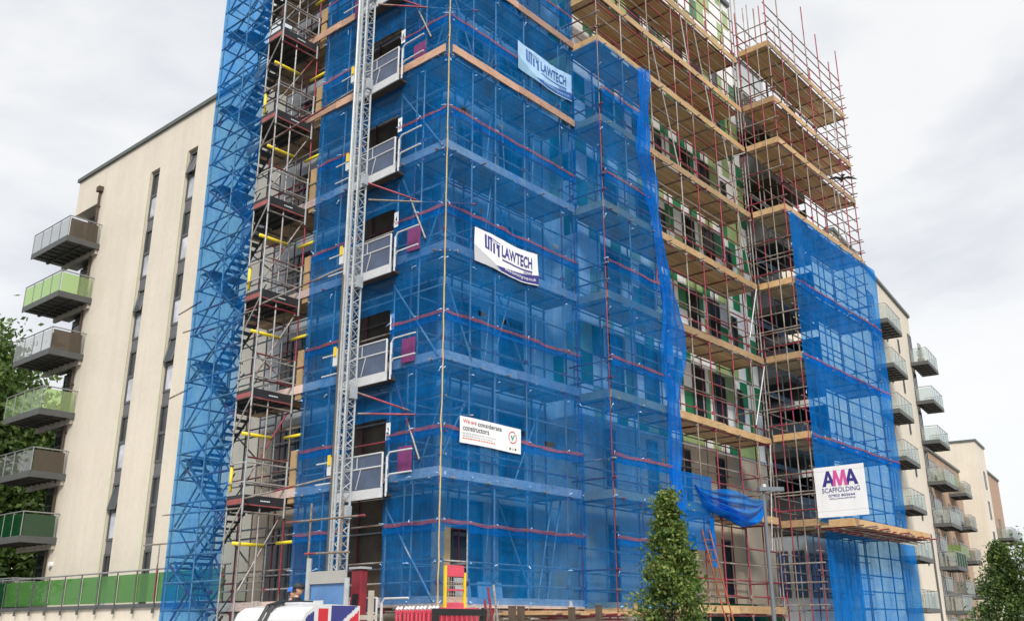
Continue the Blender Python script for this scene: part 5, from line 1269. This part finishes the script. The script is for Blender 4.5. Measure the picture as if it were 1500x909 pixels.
for k, x in enumerate((-0.52, -0.25, 1.42, 2.40)):
    b = MB(); b.box(-0.06, 0.06, -0.05, 0.05, 0, 2.93+(0.06 if k == 3 else 0)); b.box(-0.065, 0.065, -0.055, 0.055, 2.93+(0.06 if k == 3 else 0)+0.001, 2.95+(0.06 if k == 3 else 0)+0.001)
    o = b.build('timber_post', None, 'dark_brown_panel'); o.location = (x, -2.6, G); tag(o, pls[k], 'post', 'dark posts at the scaffold foot')
ld = empty('ladder', (10.6, -2.0, G), 'orange ladder leaning against the first lift of the open scaffold', 'ladder')
for dx in (0.0, -0.42):
    pole('stile', ld, (10.75+dx, -2.0, G), (10.05+dx*1.05, -1.2, 4.35), 'orange_ladder', 0.022)
for q in range(1, 18):
    f = q/18; a = Vector((10.75, -2.0, G)).lerp(Vector((10.05, -1.2, 4.35)), f); b_ = Vector((10.33, -2.0, G)).lerp(Vector((9.61, -1.2, 4.35)), f); pole('rung', ld, a, b_, 'orange_ladder', 0.014)
ld2 = empty('ladder', (4.2, 0.4, 2.1), 'pale ladder inside the blue net near the recess', 'ladder')
for dx in (0.0, 0.38):
    pole('stile', ld2, (4.1+dx, 0.55, 2.1), (4.85+dx, 0.45, 5.6), 'mast_steel', 0.028)
for q in range(1, 11):
    f = q/11; a = Vector((4.1, 0.55, 2.1)).lerp(Vector((4.85, 0.45, 5.6)), f); pole('rung', ld2, a, a+Vector((0.38, 0, 0)), 'mast_steel', 0.014)
# boards stacked on the ground lift, pale behind the net
for k, (x, w_, h_, lb) in enumerate(((0.98, 0.5, 0.62, 'pale board leaning inside the net, left of the wider one'), (1.75, 0.85, 0.55, 'wide pale board leaning low inside the net near the corner'))):
    b = MB(); b.box(0, w_, 0, 0.03, 0, h_); o = b.build('insulation_board', None, 'pale_panel'); o.location = (x, 0.35, 2.13); o.rotation_euler = (R(-8), 0, 0); tag(o, lb, 'board')
# rope
rp = empty('rope', (-0.17, -0.17, 2.0), 'pale rope hanging down the front corner pole of the netted scaffold', 'rope')
b = MB(); pts = [(0.03*nz_(k*0.8, 1.0), 0.03*nz_(k*0.8, 5.0), k*0.35) for k in range(72)]; b.path(pts, 0.014, 6); b.build('cord', rp, 'rope_fibre')
# bird
bd = empty('bird', (18.98, -3.2, 18.5), 'dark bird gliding with spread wings beside the right-hand scaffold', 'bird')
b = MB(); prof = [(-0.22, 0.02), (-0.12, 0.05), (0.0, 0.065), (0.12, 0.05), (0.18, 0.035), (0.24, 0.03), (0.28, 0.004)]
axv = Vector((0.75, 0.45, -0.1)).normalized(); sdv = Vector((0.62, -0.78, 0.0)).normalized(); upv = axv.cross(sdv)*-1
for (a, ra), (c, rc) in zip(prof, prof[1:]): b.tube(axv*a, axv*c, ra, 8, None, rc)
def wing(sg):
    pts = [(0.10, 0.04, 0.02), (0.14, 0.20, 0.10), (0.05, 0.40, 0.06), (-0.08, 0.58, -0.06), (-0.12, 0.50, -0.03), (-0.10, 0.25, 0.07), (-0.09, 0.05, 0.02)]
    up_ = [axv*a+sdv*(sg*s_)+Vector((0, 0, z)) for a, s_, z in pts]
    b.face(up_); lo_ = [p-Vector((0, 0, 0.014)) for p in up_]; b.face(lo_[::-1])
    for q in range(7): b.face([lo_[q], lo_[(q+1) % 7], up_[(q+1) % 7], up_[q]])
wing(1); wing(-1)
tail = [(-0.18, 0.03), (-0.36, 0.09), (-0.36, -0.09), (-0.18, -0.03)]; t_ = [axv*a+sdv*s_ for a, s_ in tail]; b.face(t_); b.face([p-Vector((0, 0, 0.012)) for p in t_][::-1])
b.build('body', bd, 'feather')

# ------------------------------------------------------------------ sky, sun, camera
SUN_EL, SUN_AZ = 38.0, 226.0                                   # direction to the sun: azimuth measured from +x towards +y
wd = bpy.data.worlds.new('World'); scn.world = wd; wd.use_nodes = True
t = wd.node_tree; t.nodes.clear(); out = t.nodes.new('ShaderNodeOutputWorld'); bg = t.nodes.new('ShaderNodeBackground')
sky = N(t, 'ShaderNodeTexSky', sky_type='NISHITA'); sky.sun_disc = False; sky.sun_elevation = R(SUN_EL); sky.sun_rotation = R(90-SUN_AZ)
tc = N(t, 'ShaderNodeTexCoord')
mp = N(t, 'ShaderNodeMapping'); mp.inputs['Scale'].default_value = (1.0, 1.0, 2.2); t.links.new(tc.outputs['Generated'], mp.inputs['Vector'])
n1 = N(t, 'ShaderNodeTexNoise'); n1.inputs['Scale'].default_value = 2.1; n1.inputs['Detail'].default_value = 7; n1.inputs['Roughness'].default_value = 0.52; n1.inputs['Distortion'].default_value = 0.25
t.links.new(mp.outputs[0], n1.inputs['Vector'])
rc = ramp(t, n1.outputs['Fac'], [(0.30, (4.3, 4.55, 4.95)), (0.44, (5.5, 5.65, 5.95)), (0.55, (6.8, 6.85, 6.9)), (0.72, (7.2, 7.2, 7.2))])
sx = N(t, 'ShaderNodeSeparateXYZ'); t.links.new(tc.outputs['Generated'], sx.inputs[0])
mr = N(t, 'ShaderNodeMapRange'); mr.inputs['From Min'].default_value = 0.60; mr.inputs['From Max'].default_value = 0.95; mr.inputs['To Min'].default_value = 1.0; mr.inputs['To Max'].default_value = 3.6
t.links.new(sx.outputs['Z'], mr.inputs['Value'])
vm = N(t, 'ShaderNodeVectorMath', operation='SCALE'); t.links.new(rc.outputs['Color'], vm.inputs[0]); t.links.new(mr.outputs[0], vm.inputs['Scale'])
mx = N(t, 'ShaderNodeMix', data_type='RGBA'); mx.inputs['Factor'].default_value = 0.93
t.links.new(sky.outputs[0], mx.inputs[6]); t.links.new(vm.outputs[0], mx.inputs[7])
t.links.new(mx.outputs[2], bg.inputs['Color']); bg.inputs['Strength'].default_value = 0.1; t.links.new(bg.outputs[0], out.inputs['Surface'])
sl_ = bpy.data.lights.new('sun', 'SUN'); sl_.energy = 2.2; sl_.angle = R(14); sl_.color = (1.0, 0.96, 0.90)
so = bpy.data.objects.new('sun', sl_); COL.objects.link(so); so.location = (-30, -30, 60)
dv = Vector((math.cos(R(SUN_EL))*math.cos(R(SUN_AZ)), math.cos(R(SUN_EL))*math.sin(R(SUN_AZ)), math.sin(R(SUN_EL))))
so.rotation_mode = 'QUATERNION'; so.rotation_quaternion = dv.to_track_quat('Z', 'Y')
cam = bpy.data.cameras.new('camera'); co = bpy.data.objects.new('camera', cam); COL.objects.link(co)
yaw, pit, rol = R(40.64121396), R(18.528612), R(-0.18215048)
F = Vector((math.cos(yaw)*math.cos(pit), math.sin(yaw)*math.cos(pit), math.sin(pit)))
r_ = F.cross(Vector((0, 0, 1))).normalized(); u_ = r_.cross(F)
rr_ = r_*math.cos(rol)+u_*math.sin(rol); uu_ = u_*math.cos(rol)-r_*math.sin(rol)
co.matrix_world = Matrix(((rr_.x, uu_.x, -F.x, -15.35), (rr_.y, uu_.y, -F.y, -15.35), (rr_.z, uu_.z, -F.z, 1.65), (0, 0, 0, 1)))
cam.sensor_width = 36; cam.lens = 36*1382.73/1500; cam.clip_end = 3000; cam.clip_start = 0.1
scn.camera = co
